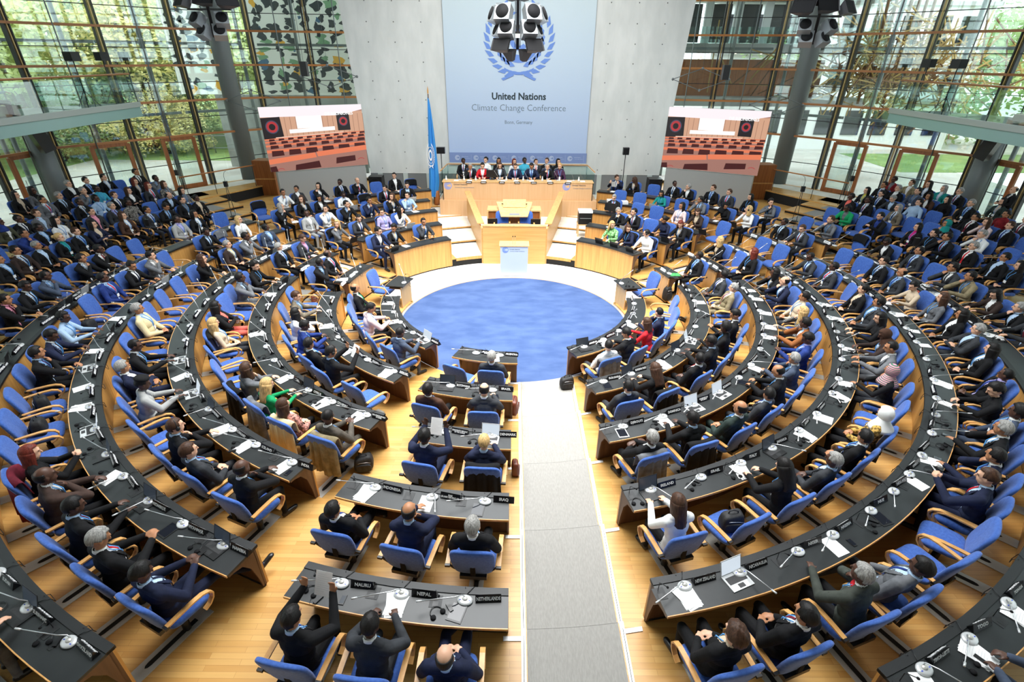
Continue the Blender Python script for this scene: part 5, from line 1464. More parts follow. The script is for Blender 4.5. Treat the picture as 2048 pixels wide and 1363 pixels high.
def swivel(loc, rz, lab):
    t = thing('executive_chair', loc, lab, 'chair', 'presidium chairs', rz)
    b_ = MB(); rounded_slab(b_, .5, .62, .08, 'swivel_navy', warp=lambda p: (p.x, -.27 + p.z, .82 + p.y)); put('backrest', b_, t)
    r_ = MB(); r_.tube([(-.25, -.28, .6), (-.27, -.29, .9), (-.20, -.31, 1.13), (0, -.32, 1.18), (.20, -.31, 1.13), (.27, -.29, .9), (.25, -.28, .6)], .012, 'chrome', 6); put('chrome_rim', r_, t)
    s_ = MB(); rounded_slab(s_, .5, .48, .09, 'swivel_navy', warp=lambda p: (p.x, p.y, p.z + .46)); put('seat', s_, t)
    p_ = MB(); p_.lathe([(.25, 0), (.25, .02), (.04, .05), (.03, .42)], 'chrome', 14); put('pedestal', p_, t)
principled('swivel_navy', hexc(34, 44, 78), .7)
fr_ = [(-2.02, 'black suit/', 'grey', 'm', 'chin'), (-1.45, 'red jacket/', 'black bun', 'l', 'type'), (-.65, 'charcoal jacket/white blouse', 'long brown', 'l', 'type'), (.06, 'navy suit/red tie', 'brown', 'l', 'type'),
       (.80, 'navy suit/blue tie', 'black', 'm', 'write'), (1.54, 'black suit/red tie', 'grey', 'l', 'chin'), (2.12, 'purple sweater/', 'blond bun', 'l', 'lap')]
for k, (x, of, hr, sk, po) in enumerate(fr_):
    swivel((x, 24.62, 1.25), PI, 'navy swivel chair behind the presidium table, %s along' % ORD[k]); person((x, 24.55, 1.25), PI, of, hr, sk, po, '%s along the presidium table' % ORD[k], -30 if k == 6 else 0, 'presidium members')
bk_ = [(-2.45, 'black suit/', 'black', 'd', 'lap', 30), (-1.37, 'white blouse/', 'black bun', 'l', 'lap', -30), (-.74, 'black jacket/', 'long black', 'm', 'lap', 0), (.01, 'white blouse/', 'short red', 'l', 'lap', 30),
       (.51, 'turquoise blouse/', 'black', 'd', 'lap', 30), (1.06, 'charcoal suit/', 'brown', 'l', 'lap', 30), (1.58, 'black suit/', 'brown', 'l', 'lap', -30), (2.14, 'black jacket/', 'long black', 'l', 'lap', 30)]
for k, (x, of, hr, sk, po, yw) in enumerate(bk_):
    CHAIR2.make((x, 25.75, 1.25), PI, 'chair in the second row behind the presidium, %s along' % ORD[k], 'chair', 'second row presidium chairs')
    person((x, 25.72, 1.25), PI, of, hr, sk, po, '%s in the row behind the presidium' % ORD[k], yw, 'advisers behind the presidium')
t = thing('glass_railing', (0, 26.4, 1.25), 'glass railing with wooden handrail behind the presidium seats', 'railing')
for a, b_ in (((-3.3, 26.4), (3.62, 26.4)), ((-3.3, 26.4), (-3.42, 24.6)), ((3.62, 26.4), (3.75, 24.6))):
    f = MB(); f.bar((*a, 1.8), (*b_, 1.8), .012, .85, 'rail_glass'); put('glass_pane', f, t, world=True)
    f = MB(); f.bar((*a, 2.30), (*b_, 2.30), .05, .035, 'bent_beech'); put('handrail', f, t, world=True)
for x in (-3.3, -1.9, -.55, .9, 2.3, 3.62): f = MB(); f.tube([(x, 26.43, 1.25), (x, 26.43, 2.3)], .022, 'steel', 8); put('post', f, t, world=True)
# speaker's rostrum
t = thing('rostrum', (0, 20, 0), 'large pale wooden rostrum with flared side walls and sloping reading desk', 'rostrum')
f = MB(); f.box((-1.15, 18.68, 0), (1.22, 18.76, 1.46), 'maple_side'); put('front_panel', f, t, world=True)
f = MB(); f.box((-1.17, 18.66, 1.46), (1.24, 18.86, 1.50), 'maple'); put('front_ledge', f, t, world=True)
for s in (-1, 1):
    x0 = -1.15 if s < 0 else 1.22; x1 = -2.05 if s < 0 else 2.12
    O = Vector((x0, 18.72, 0)); D = Vector((x1 - x0, 23.1 - 18.72, 0)); L = D.length; D.normalize(); N = Vector((-D.y, D.x, 0)) * (1 if s < 0 else -1)
    X = Matrix(((D.x, 0, N.x, O.x), (D.y, 0, N.y, O.y), (0, 1, 0, 0), (0, 0, 0, 1)))
    f = MB(); f.prism([(0, 0), (L, .3), (L, 1.62), (0, 1.36)], 0, .05, 'maple_side', X); put('side_wall', f, t, world=True)
    f = MB(); f.prism([(.25, 1.47), (L - .1, 1.74), (L - .1, 1.77), (.25, 1.50)], -.10, .16, 'bent_beech', X); put('sloping_rail', f, t, world=True)
f = MB(); f.prism([(-1.1, 18.76), (1.17, 18.76), (2.0, 23.0), (-1.93, 23.0)], .4, .62, 'cream_carpet'); put('inner_floor', f, t, world=True)
f = MB(); f.box((-1.03, 20.3, .62), (1.07, 20.9, 1.60), 'red_oak'); f.box((-1.05, 20.26, 1.60), (1.09, 20.95, 1.65), 'maple')
for x in (-1.05, 1.04): f.box((x, 20.22, .62), (x + .05, 20.95, 1.60), 'maple')
put('cabinet', f, t, world=True)
X = Matrix.Translation((.03, 20.1, 1.62)) @ Matrix.Rotation(rad(24), 4, 'X')
f = MB(); f.prism([(-.52, -.32), (.52, -.32), (.72, .60), (-.72, .60)], 0, .035, 'maple', X); put('reading_desk', f, t, world=True)
f = MB(); f.prism([(-.45, .22), (.45, .22), (.46, .72), (-.46, .72)], .04, .06, 'maple', X); put('book_rest', f, t, world=True)
f = MB(); f.box((-.20, -.24, .036), (.20, -.12, .04), 'grey_panel', X); put('display', f, t, world=True)
for s in (-1, 1): f = MB(); f.tube([tuple(X @ Vector((s * .48, .42, .03))), tuple(X @ Vector((s * .5, .38, .12))), tuple(X @ Vector((s * .44, .30, .15)))], .012, 'soft_black', 6); put('microphone', f, t, world=True)
f = MB(); f.box((-.62, 19.15, 1.05), (.66, 19.4, 1.38), 'chrome'); f.box((-.58, 19.12, 1.08), (.62, 19.15, 1.35), 'soft_black'); put('control_box', f, t, world=True)
for k, x in enumerate((-.82, .86)):
    m_ = MB(); m_.box((x - .19, 19.75, 1.12), (x + .19, 19.80, 1.44), 'black_plastic'); m_.box((x - .19, 19.74, 1.44), (x + .19, 19.80, 1.46), 'chrome'); d_ = MB(); d_.bar((x, 19.8, .62), (x, 19.8, 1.2), .06, .04, 'black_plastic')
    u = thing('computer_monitor', (x, 19.78, .62), 'small black monitor inside the rostrum, %s of the reading desk' % ('left', 'right')[k], 'monitor'); put('screen_case', m_, u, world=True); put('stand', d_, u, world=True)
for k, x in enumerate((-.45, .5)): CHAIR.make((x, 19.75, .62), PI, 'blue chair tucked under the reading desk, %s one' % ('left', 'right')[k], 'chair')
# lectern
principled('lectern_print', hexc(198, 210, 232), .5)
t = thing('lectern', (.02, 17.45, 0), 'pale blue fronted lectern with round blue logo at the edge of the carpet', 'lectern')
f = MB(); f.box((-.46, 17.40, 0.02), (.52, 17.43, 1.12), 'lectern_print'); put('front_board', f, t, world=True)
f = MB(); f.box((-.44, 17.43, 0.0), (-.40, 17.9, 1.05), 'bent_beech'); f.box((.46, 17.43, 0.0), (.50, 17.9, 1.05), 'bent_beech'); put('side_panel', f, t, world=True)
f = MB(); f.box((-.50, 17.38, 1.12), (.56, 17.95, 1.15), 'maple', ); put('reading_top', f, t, world=True)
f = MB(); c_logo(f, onwall(17.398, -.28, 1.0), .11, 'un_blue'); o = link('logo', f.mesh('logo'), t); o.location = -t.location; f = MB(); txt_into(f, 'United Nations', .06, 'print_dark', onwall(17.398, .05, 1.02)); txt_into(f, 'Climate Change Conference', .045, 'print_grey', onwall(17.398, .14, .95)); o = link('lettering', f.mesh('lettering'), t); o.location = -t.location
for x in (-.02, .06): f = MB(); f.tube([(x, 17.6, 1.15), (x, 17.55, 1.40), (x, 17.52, 1.45)], .008, 'steel', 6); f.tube([(x, 17.52, 1.44), (x, 17.48, 1.47)], .018, 'soft_black', 6); put('microphone', f, t, world=True)
# flag
principled('flag_blue', hexc(56, 142, 214), .7)
t = thing('flag_on_pole', (-3.85, 25, 1.0), 'tall blue flag with white emblem hanging from a pole beside the presidium', 'flag')
f = MB(); f.tube([(-3.85, 25, .66), (-3.82, 25, 5.5)], .022, 'dark_oak', 8); put('pole', f, t, world=True)
f = MB(); f.lathe([(.001, 5.5), (.03, 5.52), (.035, 5.62), (.02, 5.72), (.001, 5.82)], 'bent_beech', 8, c=(-3.82, 25, 0)); put('finial', f, t, world=True)
f = MB(); f.lathe([(.16, .66), (.15, .8), (.12, 1.3), (.10, 1.32), (.001, 1.33)], 'red_oak', 14, c=(-3.7, 25, 0)); put('foot', f, t, world=True)
vs = []; fs = []; n, m_ = 15, 24
for sd in (0, 1):
    for j in range(m_):
        tt = j / (m_ - 1); z = 5.38 - tt * 4.35; wd = .06 + .42 * min(1, tt * 1.25) ** .8 - .18 * max(0, tt - .86) * 3
        for i in range(n):
            u = i / (n - 1); vs.append((-3.84 - .08 * tt - .15 * tt + u * wd, 24.93 + .055 * math.sin(u * 13 + tt * 2) * min(1, tt * 3) - .02 * sd, z - .25 * u * (1 - tt) * .4))
q = n * m_
for j in range(m_ - 1):
    for i in range(n - 1): a = j * n + i; fs += [(a, a + 1, a + n + 1, a + n), (q + a, q + a + n, q + a + n + 1, q + a + 1)]
    for i in (0, n - 1): a = j * n + i; fs.append((a, a + n, q + a + n, q + a))
f = MB(); f.add(vs, fs, 'flag_blue', True); put('cloth', f, t, world=True)
f = MB(); wreath(f, onwall(24.84, -3.86, 2.95) @ Matrix.Diagonal((.42, 1.25, 1, 1)), .38, 'white_letter'); ringseg(f, onwall(24.84, -3.86, 2.95) @ Matrix.Diagonal((.42, 1.25, 1, 1)), .12, .2, 0, 360, 'white_letter'); o = link('emblem', f.mesh('emblem'), t); o.location = -t.location
# small loudspeakers on stands, big ones on the floor
def tripod(name, x, y, z0, z1, hw, hh, hd, label, cat='loudspeaker', spread=.42, rz=0, grp=None):
    t = thing(name, (x, y, z0), label, cat, grp, rz)
    f = MB(); f.tube([(0, 0, .25), (0, 0, z1 - z0 - hh)], .02, 'black_metal', 8); put('pole', f, t)
    for k in range(3):
        a = rad(90 + 120 * k); f = MB(); f.tube([(0, 0, .62), (spread * math.cos(a), spread * math.sin(a), .01)], .014, 'black_metal', 6); put('leg', f, t)
    f = MB(); f.tube([(0, 0, .5), (0, 0, .66)], .032, 'black_metal', 8); put('collar', f, t)
    f = MB(); f.box((-hw, -hd, z1 - z0 - hh), (hw, hd, z1 - z0 + hh), 'black_plastic'); put('cabinet', f, t)
    f = MB(); f.box((-hw * .9, -hd - .008, z1 - z0 - hh * .9), (hw * .9, -hd, z1 - z0 + hh * .9), 'soft_black'); put('grille', f, t)
    return t
tripod('speaker_stand', -3.42, 25.2, .66, 3.12, .19, .14, .1, 'black loudspeaker on tall tripod between the flag and the presidium', grp='stage loudspeakers')
tripod('speaker_stand', 5.25, 25.4, .66, 3.12, .14, .16, .1, 'black loudspeaker on tall tripod behind the desks, far from the flag', grp='stage loudspeakers')
for k, x in enumerate((-6.95, 7.1)):
    t = thing('floor_loudspeaker', (x, 26.6, .66), 'large black floor loudspeaker under the %s edge of the white wall' % ('left', 'right')[k], 'loudspeaker')
    f = MB(); f.box((-.33, -.3, 0), (.33, .3, 1.0), 'black_plastic'); put('cabinet', f, t)
    for z in (.3, .72): f = MB(); f.lathe([(.001, .02), (.08, .01), (.20, .03), (.22, .03), (.22, 0)], 'soft_black', 16, X=Matrix.Translation((0, -.3, z)) @ Matrix.Rotation(rad(90), 4, 'X')); put('driver', f, t)
# big side screens with the room photo, on grey partitions
for nm, c in dict(sc_ceil=(250, 236, 240), sc_wall=(206, 160, 132), sc_line=(150, 108, 88), sc_blk=(38, 34, 36), sc_red=(176, 56, 60), sc_blue=(70, 74, 96), sc_white=(255, 250, 246), sc_org=(226, 124, 88), sc_org2=(206, 106, 78),
                  sc_floor=(160, 116, 104), sc_chair=(70, 32, 32), sc_txt=(255, 255, 255), sc_tan=(232, 196, 176)).items(): emis(nm, hexc(*c), 1.0)
def screen_pic(mb, X, W, H):
    def q(pts, mat, lay): mb.add([(u * W, v * H, .001 * lay) for u, v in pts], [list(range(len(pts)))], mat, X=X)
    q([(0, 0), (1, 0), (1, 1), (0, 1)], 'sc_floor', 0); q([(0, .5), (1, .5), (1, .9), (0, .86)], 'sc_wall', 1)
    for k in range(16): u = .22 + k * .052; q([(u, .52), (u + .004, .52), (u + .004, .86), (u, .86)], 'sc_line', 2)
    q([(0, .85), (.75, .84), (1, .92), (1, 1), (0, 1)], 'sc_ceil', 3)
    q([(0, .50), (.19, .55), (.18, .85), (0, .84)], 'sc_blk', 4); q([(.73, .60), (.86, .60), (.86, .87), (.73, .87)], 'sc_blk', 4)
    for cu, cv, r in ((.095, .70, .062), (.795, .745, .047)):
        for rr, mt, l in ((1.0, 'sc_blue', 5), (.84, 'sc_red', 6), (.48, 'sc_blk', 7)): q([(cu + rr * r * math.cos(a), cv + rr * r * math.sin(a) * W / H) for a in [2 * PI * k / 28 for k in range(28)]], mt, l)
    q([(.33, .66), (.58, .66), (.58, .85), (.33, .85)], 'sc_white', 4); q([(.25, .59), (.70, .61), (.70, .67), (.25, .65)], 'sc_white', 5)
    q([(.11, .51), (.78, .56), (.78, .58), (.11, .54)], 'sc_tan', 5)
    rows = [(.50, .018, .055, 11), (.455, .022, .065, 9), (.395, .028, .08, 8), (.30, .045, .12, 6)]
    for li, (v, h, w_, n) in enumerate(rows):
        L = 8 + 2 * li; q([(0, v), (1, v + .06), (1, v + .06 + h), (0, v + h)], 'sc_org', L)
        for k in range(n): u = .04 + k * (1.0 / n); dv = .06 * u; q([(u, v + dv - h * 1.3), (u + w_, v + dv - h * 1.3 + .01), (u + w_ * .96, v + dv + h * .7), (u + w_ * .05, v + dv + h * .65)], 'sc_chair', L + 1)
    q([(0, .12), (.47, .19), (.46, .27), (0, .20)], 'sc_org', 17); q([(.485, .20), (1, .26), (1, .34), (.475, .28)], 'sc_org', 17)
    for a in ([(.24, 0), (.50, .02), (.49, .13), (.25, .09)], [(.66, .06), (.87, .09), (.87, .18), (.67, .16)], [(0, 0), (.07, 0), (.06, .09), (0, .08)]): q(a, 'sc_chair', 18)
    for u, v in ((.10, .02), (.93, .10)): ring = [(u + .035 * math.cos(a), v + .03 * math.sin(a)) for a in [PI * k / 8 for k in range(9)]]; ring += [(u + .022 * math.cos(a), v + .012 + .008 * math.sin(a)) for a in [PI * (8 - k) / 8 for k in range(9)]]; q(ring, 'sc_red', 19)
    me = text_mesh('DE REUNIONES', .045 * H * 1.5, 'sc_txt', bold=.004); mb.add([Vector((v.co.x + .76 * W, v.co.y + .865 * H, .022)) for v in me.vertices], [list(p.vertices) for p in me.polygons], 'sc_txt', X=X); bpy.data.meshes.remove(me)
for s, a, b_ in ((-1, (-11.2, 24.4), (-7.25, 26.5)), (1, (7.3, 26.5), (11.25, 24.5))):
    A, B = Vector((*a, 0)), Vector((*b_, 0)); D = (B - A); W = D.length; D.normalize(); N = Vector((D.y, -D.x, 0)); z0, z1 = 2.22, 4.95
    sd = 'left' if s < 0 else 'right'
    X = Matrix(((D.x, 0, N.x, A.x), (D.y, 0, N.y, A.y), (0, 1, 0, z0), (0, 0, 0, 1)))
    t = thing('projection_screen', (A + B) / 2 + Vector((0, 0, z0)), 'big bright screen showing rows of tables and dark chairs, %s of the white wall' % sd, 'screen')
    f = MB(); screen_pic(f, X @ Matrix.Translation((0, 0, .002)), W, z1 - z0); o = link('picture', f.mesh('picture'), t); o.location = -t.location
    f = MB(); f.box((0, 0, -.12), (W, z1 - z0, 0), 'white_plastic', X); put('casing', f, t, world=True)
    X2 = Matrix(((D.x, 0, N.x, A.x), (D.y, 0, N.y, A.y), (0, 1, 0, 0), (0, 0, 0, 1)))
    f = MB(); f.box((.25, .5, -1.1), (W - .15, 2.18, -.05), 'grey_paint', X2); tag(put('partition', f), 'plain grey partition box below the %s screen' % sd, 'partition')
    f = MB(); c = Vector((s * 12.55, 27.0, 0)); f.box((c.x - .5, 26.5, .5), (c.x + .5, 27.3, 2.35), 'red_oak'); f.box((c.x - .52, 26.47, 1.45), (c.x + .52, 26.5, 1.50), 'bent_beech'); tag(put('wooden_cladding_box', f), 'brown wooden wall panel at the outer side of the %s partition' % sd, 'panel')
# printer on a stool, boxes
t = thing('stool', (2.9, 20.7, .53), 'pale wooden stool holding the printer beside the desks', 'stool')
f = MB(); f.box((2.6, 20.45, 1.0), (3.2, 20.95, 1.04), 'maple'); put('seat', f, t, world=True)
for x in (2.62, 3.14):
    for y in (20.47, 20.89): f = MB(); f.box((x, y, .53), (x + .04, y + .04, 1.0), 'maple'); put('leg', f, t, world=True)
t = thing('printer', (2.9, 20.7, 1.04), 'black and white office printer standing on the stool', 'printer')
f = MB(); f.box((2.63, 20.47, 1.04), (3.17, 20.93, 1.50), 'black_plastic'); put('body', f, t, world=True); f = MB(); f.box((2.62, 20.46, 1.50), (3.18, 20.94, 1.57), 'white_plastic'); put('lid', f, t, world=True)
f = MB(); f.box((2.68, 20.45, 1.28), (3.12, 20.47, 1.30), 'grey_panel'); put('paper_tray', f, t, world=True)
principled('cardboard', hexc(206, 196, 180), .8); f = MB(); f.box((3.0, 20.55, .53), (3.35, 20.9, .9), 'cardboard'); tag(put('cardboard_box', f), 'white cardboard box on the step beneath the printer stool', 'box')
for k, x in enumerate((0, 1)): f = MB(); p = PT(RI[5] + .25, 154.5 - 3 * k); f.box((p.x - .2, p.y - .15, 1.34), (p.x + .2, p.y + .15, 1.45), 'paper_white'); tag(put('paper_box', f), 'white ream of paper on row five desk by the stage, %s one' % ORD[k], 'box')
t = thing('shoulder_bag', (6.0, 16.3, .05), 'x', 'bag')
bpy.data.objects.remove(t)
BAG.make((4.9, 15.0, ZF[2]), .4, 'black wheeled bag on the floor behind the white shirted delegate', 'bag', scale=(.8, 1, 1.5))
CASE.make((.05, 9.0, ZF[2]), 1.4, 'brown leather briefcase leaning against the desk end beside the aisle, row two', 'bag', scale=(1, .7, 1.2))
CASE.make((.07, 7.0, ZF[3] + 0), 1.5, 'dark brown bag beside the chair at the aisle, row three', 'bag', scale=(.6, .6, 1.0))
BAG.make((-1.75, 10.0, ZF[1]), .5, 'shiny dark bag on the floor at the end of the first row', 'bag')
BAG.make((-2.7, 7.1, ZF[3]), .2, 'black bag under the end of row three on the left', 'bag')
BAG.make((1.3, 10.2, ZF[1]), .2, 'black bag at the feet of the white shirted delegate', 'bag')
CASE.make(PT(6.1, -94.5, ZF[2]), .5, 'brown leather bag on the floor beside the bald delegate, second row', 'bag', scale=(.7, .7, 1.2))

# ------------------------------------------------------------------ glass front, galleries, outdoors
principled('mullion_black', (.015, .015, .016), .4); principled('mullion_gold', hexc(176, 148, 96), .35, .4); principled('concrete', hexc(150, 152, 146), .85); noise_mix(MATS['concrete'], hexc(136, 138, 132), hexc(162, 164, 158), scale=(1.5, 1.5, 1.5), detail=6)
principled('column_grey', hexc(112, 118, 118), .45); principled('rail_wood', hexc(184, 120, 66), .4); principled('rod_grey', hexc(120, 126, 128), .4, .5)
principled('ceiling_grey', hexc(120, 122, 122), .8); principled('fascia', hexc(176, 186, 180), .5); principled('fascia_glass', hexc(150, 186, 180), .3); principled('soffit', hexc(52, 56, 56), .6)
principled('tier_cream', hexc(188, 178, 156), .8); principled('seat_slate', hexc(44, 50, 56), .8)
FP = [(7.6, 30.2), (13.1, 29.2), (15.5, 26.9), (19.1, 22.3), (19.9, 17.5), (20.1, 8.0), (20.1, -2)]
RZ = [3.55, 5.03, 6.5, 7.95, 9.4, 10.85]
nwin = 0
for s in (-1, 1):
    sd = 'left' if s < 0 else 'right'
    for k in range(len(FP) - 1):
        a, b_ = Vector((s * FP[k][0], FP[k][1], 0)), Vector((s * FP[k + 1][0], FP[k + 1][1], 0)); D = b_ - a; L = D.length; D.normalize(); N = Vector((-D.y, D.x, 0)); N = N if N.dot(Vector((0, 14, 0)) - a) > 0 else -N
        nwin += 1; f = MB(); f.bar(a + Vector((0, 0, 7)), b_ + Vector((0, 0, 7)), .012, 11.7, 'window_glass'); w_ = struct('window_%d' % nwin, f)
        n = max(1, round(L / 2.4))
        for j in range(n + 1):
            p = a + D * (L * j / n)
            if j == n and k < len(FP) - 2: continue
            f = MB()
            for q, mt in ((-.10, 'mullion_black'), (0, 'mullion_gold'), (.10, 'mullion_black')):
                c = p + D * q + N * .12; f.bar(c + Vector((0, 0, .6)), c + Vector((0, 0, 12.8)), .055 if mt != 'mullion_gold' else .05, .16, mt, up=N)
            put('mullion', f, w_)
            if j < n:
                c = p + D * (L / n / 2) + N * .3; f = MB(); f.tube([c + Vector((0, 0, 1.1)), c + Vector((0, 0, 12.8))], .025, 'rod_grey', 6); put('tie_rod', f, w_)
        for z in RZ[:5]: f = MB(); f.bar(a + N * .26 + Vector((0, 0, z)), b_ + N * .26 + Vector((0, 0, z)), .07, .09, 'rail_wood'); put('transom', f, w_)
        for z in (2.3, 4.3, 5.8, 7.2, 8.7): f = MB(); f.bar(a + N * .04 + Vector((0, 0, z)), b_ + N * .04 + Vector((0, 0, z)), .04, .03, 'mullion_black'); put('glazing_bar', f, w_)
        # second outer skin of posts, seen through the glass
        o_ = -N * 1.4
        for j in range(n + 1): c = a + o_ + D * (L * (j + .3) / n); f = MB(); f.tube([c + Vector((0, 0, .6)), c + Vector((0, 0, 12.8))], .09, 'column_grey', 8); put('outer_post', f, w_)
        for z in (4.4, 7.4, 10.2): f = MB(); f.bar(a + o_ + Vector((0, 0, z)), b_ + o_ + Vector((0, 0, z)), .12, .12, 'rod_grey'); put('outer_beam', f, w_)
    C_, D_ = Vector((s * 15.5, 26.9, 0)), Vector((s * 19.1, 22.3, 0)); DD = (D_ - C_).normalized(); E_ = Vector((s * 19.9, 17.5, 0)); D2 = (E_ - D_).normalized()
    for k, (c, d) in enumerate(((C_ + DD * 1.1, DD), (C_ + DD * 3.9, DD), (D_ + D2 * 1.3, D2))):
        nn = Vector((-d.y, d.x, 0)); nn = nn if nn.dot(Vector((0, 14, 0)) - c) > 0 else -nn; c = c + nn * .22
        t = tag(thing('door_%d' % (k + 1 + (3 if s > 0 else 0)), c + Vector((0, 0, 1.15)), None, None), kind='structure')
        f = MB(); h = 2.3
        for q in (-.68, .68): f.bar(c + d * q + Vector((0, 0, 1.15)), c + d * q + Vector((0, 0, 1.15 + h)), .16, .10, 'red_oak', up=nn)
        for z in (1.25, 1.15 + h): f.bar(c - d * .68 + Vector((0, 0, z)), c + d * .68 + Vector((0, 0, z)), .10, .18, 'red_oak')
        tag(put('door_frame', f, t, world=True), kind='structure')
        f = MB(); f.bar(c - d * .6 + Vector((0, 0, 2.3)), c + d * .6 + Vector((0, 0, 2.3)), .01, 2.1, 'window_glass'); tag(put('door_glass', f, t, world=True), kind='structure')
        f = MB(); f.tube([c + d * .52 + nn * .1 + Vector((0, 0, 2.0)), c + d * .52 + nn * .1 + Vector((0, 0, 2.6))], .015, 'steel', 6); tag(put('door_handle', f, t, world=True), kind='structure')
    # columns
    for j, (x, y, r, z1, w2) in enumerate(((18.85, 21.45, .38, 4.75, 'below the gallery'), (14.1, 28.2, .42, 12.8, 'beside the big screen'))):
        f = MB(); f.lathe([(r, .6), (r, z1)], 'column_grey', 24, c=(s * x, y, 0)); tag(put('column', f), 'round grey concrete column %s, %s flank' % (w2, sd), 'column', kind='structure')
    # gallery
    f = MB(); x0, x1 = sorted((s * 16.5, s * 24)); poly = [(s * 16.5, 1.5), (s * 16.5, 24.6), (s * 17.0, 24.6), (s * 18.9, 22.0), (s * 19.65, 17.5), (s * 19.8, 8), (s * 19.8, 1.5)]
    f.prism(poly, 4.75, 5.08, 'soffit'); struct('floor', f)
    g = tag(thing('gallery_balustrade', (s * 16.4, 12, 5), 'glass fronted edge of the %s gallery with wooden handrail' % sd, 'balustrade'))
    f = MB(); f.box((min(s * 16.42, s * 16.5), 1.5, 4.92), (max(s * 16.42, s * 16.5), 24.65, 5.12), 'fascia'); put('fascia', f, g, world=True)
    f = MB(); f.bar((s * 16.5, 1.5, 4.72), (s * 16.5, 24.65, 4.72), .03, .38, 'fascia_glass'); put('glass_skirt', f, g, world=True)
    n = 9
    for j in range(n):
        y0 = 1.6 + j * 23 / n; y1 = y0 + 23 / n - .03; f = MB(); f.bar((s * 16.45, y0, 5.62), (s * 16.45, y1, 5.62), .012, .98, 'rail_glass'); put('glass_pane', f, g, world=True)
        f = MB(); f.tube([(s * 16.47, y1, 5.1), (s * 16.5, y1, 6.15)], .018, 'rod_grey', 6); put('post', f, g, world=True)
    f = MB(); f.tube([(s * 16.5, 1.6, 6.2), (s * 16.5, 24.6, 6.2)], .035, 'rail_wood', 8); put('handrail', f, g, world=True)
    f = MB(); f.tube([(s * 16.5, 24.6, 6.2), (s * 17.1, 24.6, 6.2)], .03, 'rail_wood', 8); put('handrail', f, g, world=True)
    for j in range(4):
        f = MB(); xa, xb = sorted((s * (17.3 + .6 * j), s * 19.6)); f.box((xa, 9.5, 5.08), (xb, 19.4 - j * .4, 5.08 + .28 * (j + 1)), 'tier_cream'); struct('floor', f)
    for j in range(5):
        for r_ in range(3):
            x = s * (17.65 + .6 * r_); y = 18.5 - .75 * j - .3 * r_; z = 5.36 + .28 * r_
            f = MB(); f.box((x - .22, y - .3, z), (x + .22, y + .3, z + .1), 'seat_slate'); b2 = MB(); b2.box((x + s * .2 - .04, y - .3, z), (x + s * .2 + .04, y + .3, z + .45), 'seat_slate')
            t = thing('upholstered_bench', (x, y, z), 'slate grey upholstered bench seat on the %s gallery tiers' % sd, 'seat', 'seats on the %s gallery' % sd); put('seat', f, t, world=True); put('backrest', b2, t, world=True)
    for j, (x, y, hw, hh) in enumerate(((15.95, 21.0, .33, .16), (15.3, 21.6, .26, .16), (14.8, 22.1, .17, .17))):
        y_ = y + .6; x_ = 16.9 + .12 * j
        k_ = x_ / x; tripod('speaker_stand', s * x_, y * k_, 5.08, 6.85, hw * .95, hh, .15, 'dark loudspeaker on tripod on the %s gallery, %s from its end' % (sd, ('third', 'second', 'first')[j]), rz=s * .5, grp='gallery loudspeakers %s' % sd)
    t = thing('wall_loudspeaker', (s * 18.0, 20.7, 4.1), 'black loudspeaker fixed below the %s gallery in front of the column' % sd, 'loudspeaker', rz=s * .5)
    f = MB(); f.prism([(-.22, -.25), (.22, -.25), (.16, .2), (-.16, .2)], -.45, .45, 'black_plastic', Matrix.Rotation(rad(14), 4, 'X')); put('cabinet', f, t); f = MB(); f.tube([(0, .1, .4), (0, .1, .66)], .03, 'black_metal', 6); put('bracket', f, t)
    t = thing('hanging_loudspeaker', (s * 8.0, 22.0, 6.5), 'slim black loudspeaker hanging on a wire in front of the glass, %s of the wall' % sd, 'loudspeaker')
    f = MB(); f.box((s * 8.0 - .12, 21.9, 6.25), (s * 8.0 + .12, 22.1, 6.75), 'black_plastic'); put('cabinet', f, t, world=True); f = MB(); f.tube([(s * 8.0, 22, 6.75), (s * 8.0, 22, 12.8)], .006, 'black_metal', 5); put('wire', f, t, world=True)
    for j, (x, y, z, w3) in enumerate(((8.6, 26.6, 6.1, 'above the big screen'), (12.7, 27.4, 5.0, 'beside the column'))):
        t = thing('cable_truss', (s * x, y, z), 'thin metal rod truss in front of the glass %s, %s' % (w3, sd), 'truss'); c = Vector((s * x, y, z)); P4 = [c + Vector((-1.3, 0, 0)), c + Vector((0, 0, .45)), c + Vector((1.3, 0, 0)), c + Vector((0, 0, -.45))]
        for q in range(4): f = MB(); f.tube([P4[q], P4[(q + 1) % 4]], .018, 'rod_grey', 6); put('rod', f, t, world=True)
        for q in range(4): f = MB(); f.ell(P4[q], (.06, .06, .06), 'rod_grey', 8, 6); put('node', f, t, world=True)
        f = MB(); f.tube([P4[1], P4[1] + Vector((0, 0, 12.85 - P4[1].z))], .006, 'rod_grey', 5); put('wire', f, t, world=True)
    f = MB(); t = thing('landing_railing', (s * 14.1, 25, 1.15), 'low wooden handrail on thin posts along the raised landing, %s' % sd, 'railing')
    A_, B_ = Vector((s * 12.9, 26.5, 2.15)), Vector((s * 14.9, 23.4, 2.15)); f.tube([A_, B_], .03, 'rail_wood', 8); put('rail', f, t, world=True)
    for q in (.05, .6, .95): c = A_.lerp(B_, q); f = MB(); f.tube([(c.x, c.y, 1.15), c], .012, 'black_metal', 6); put('post', f, t, world=True)
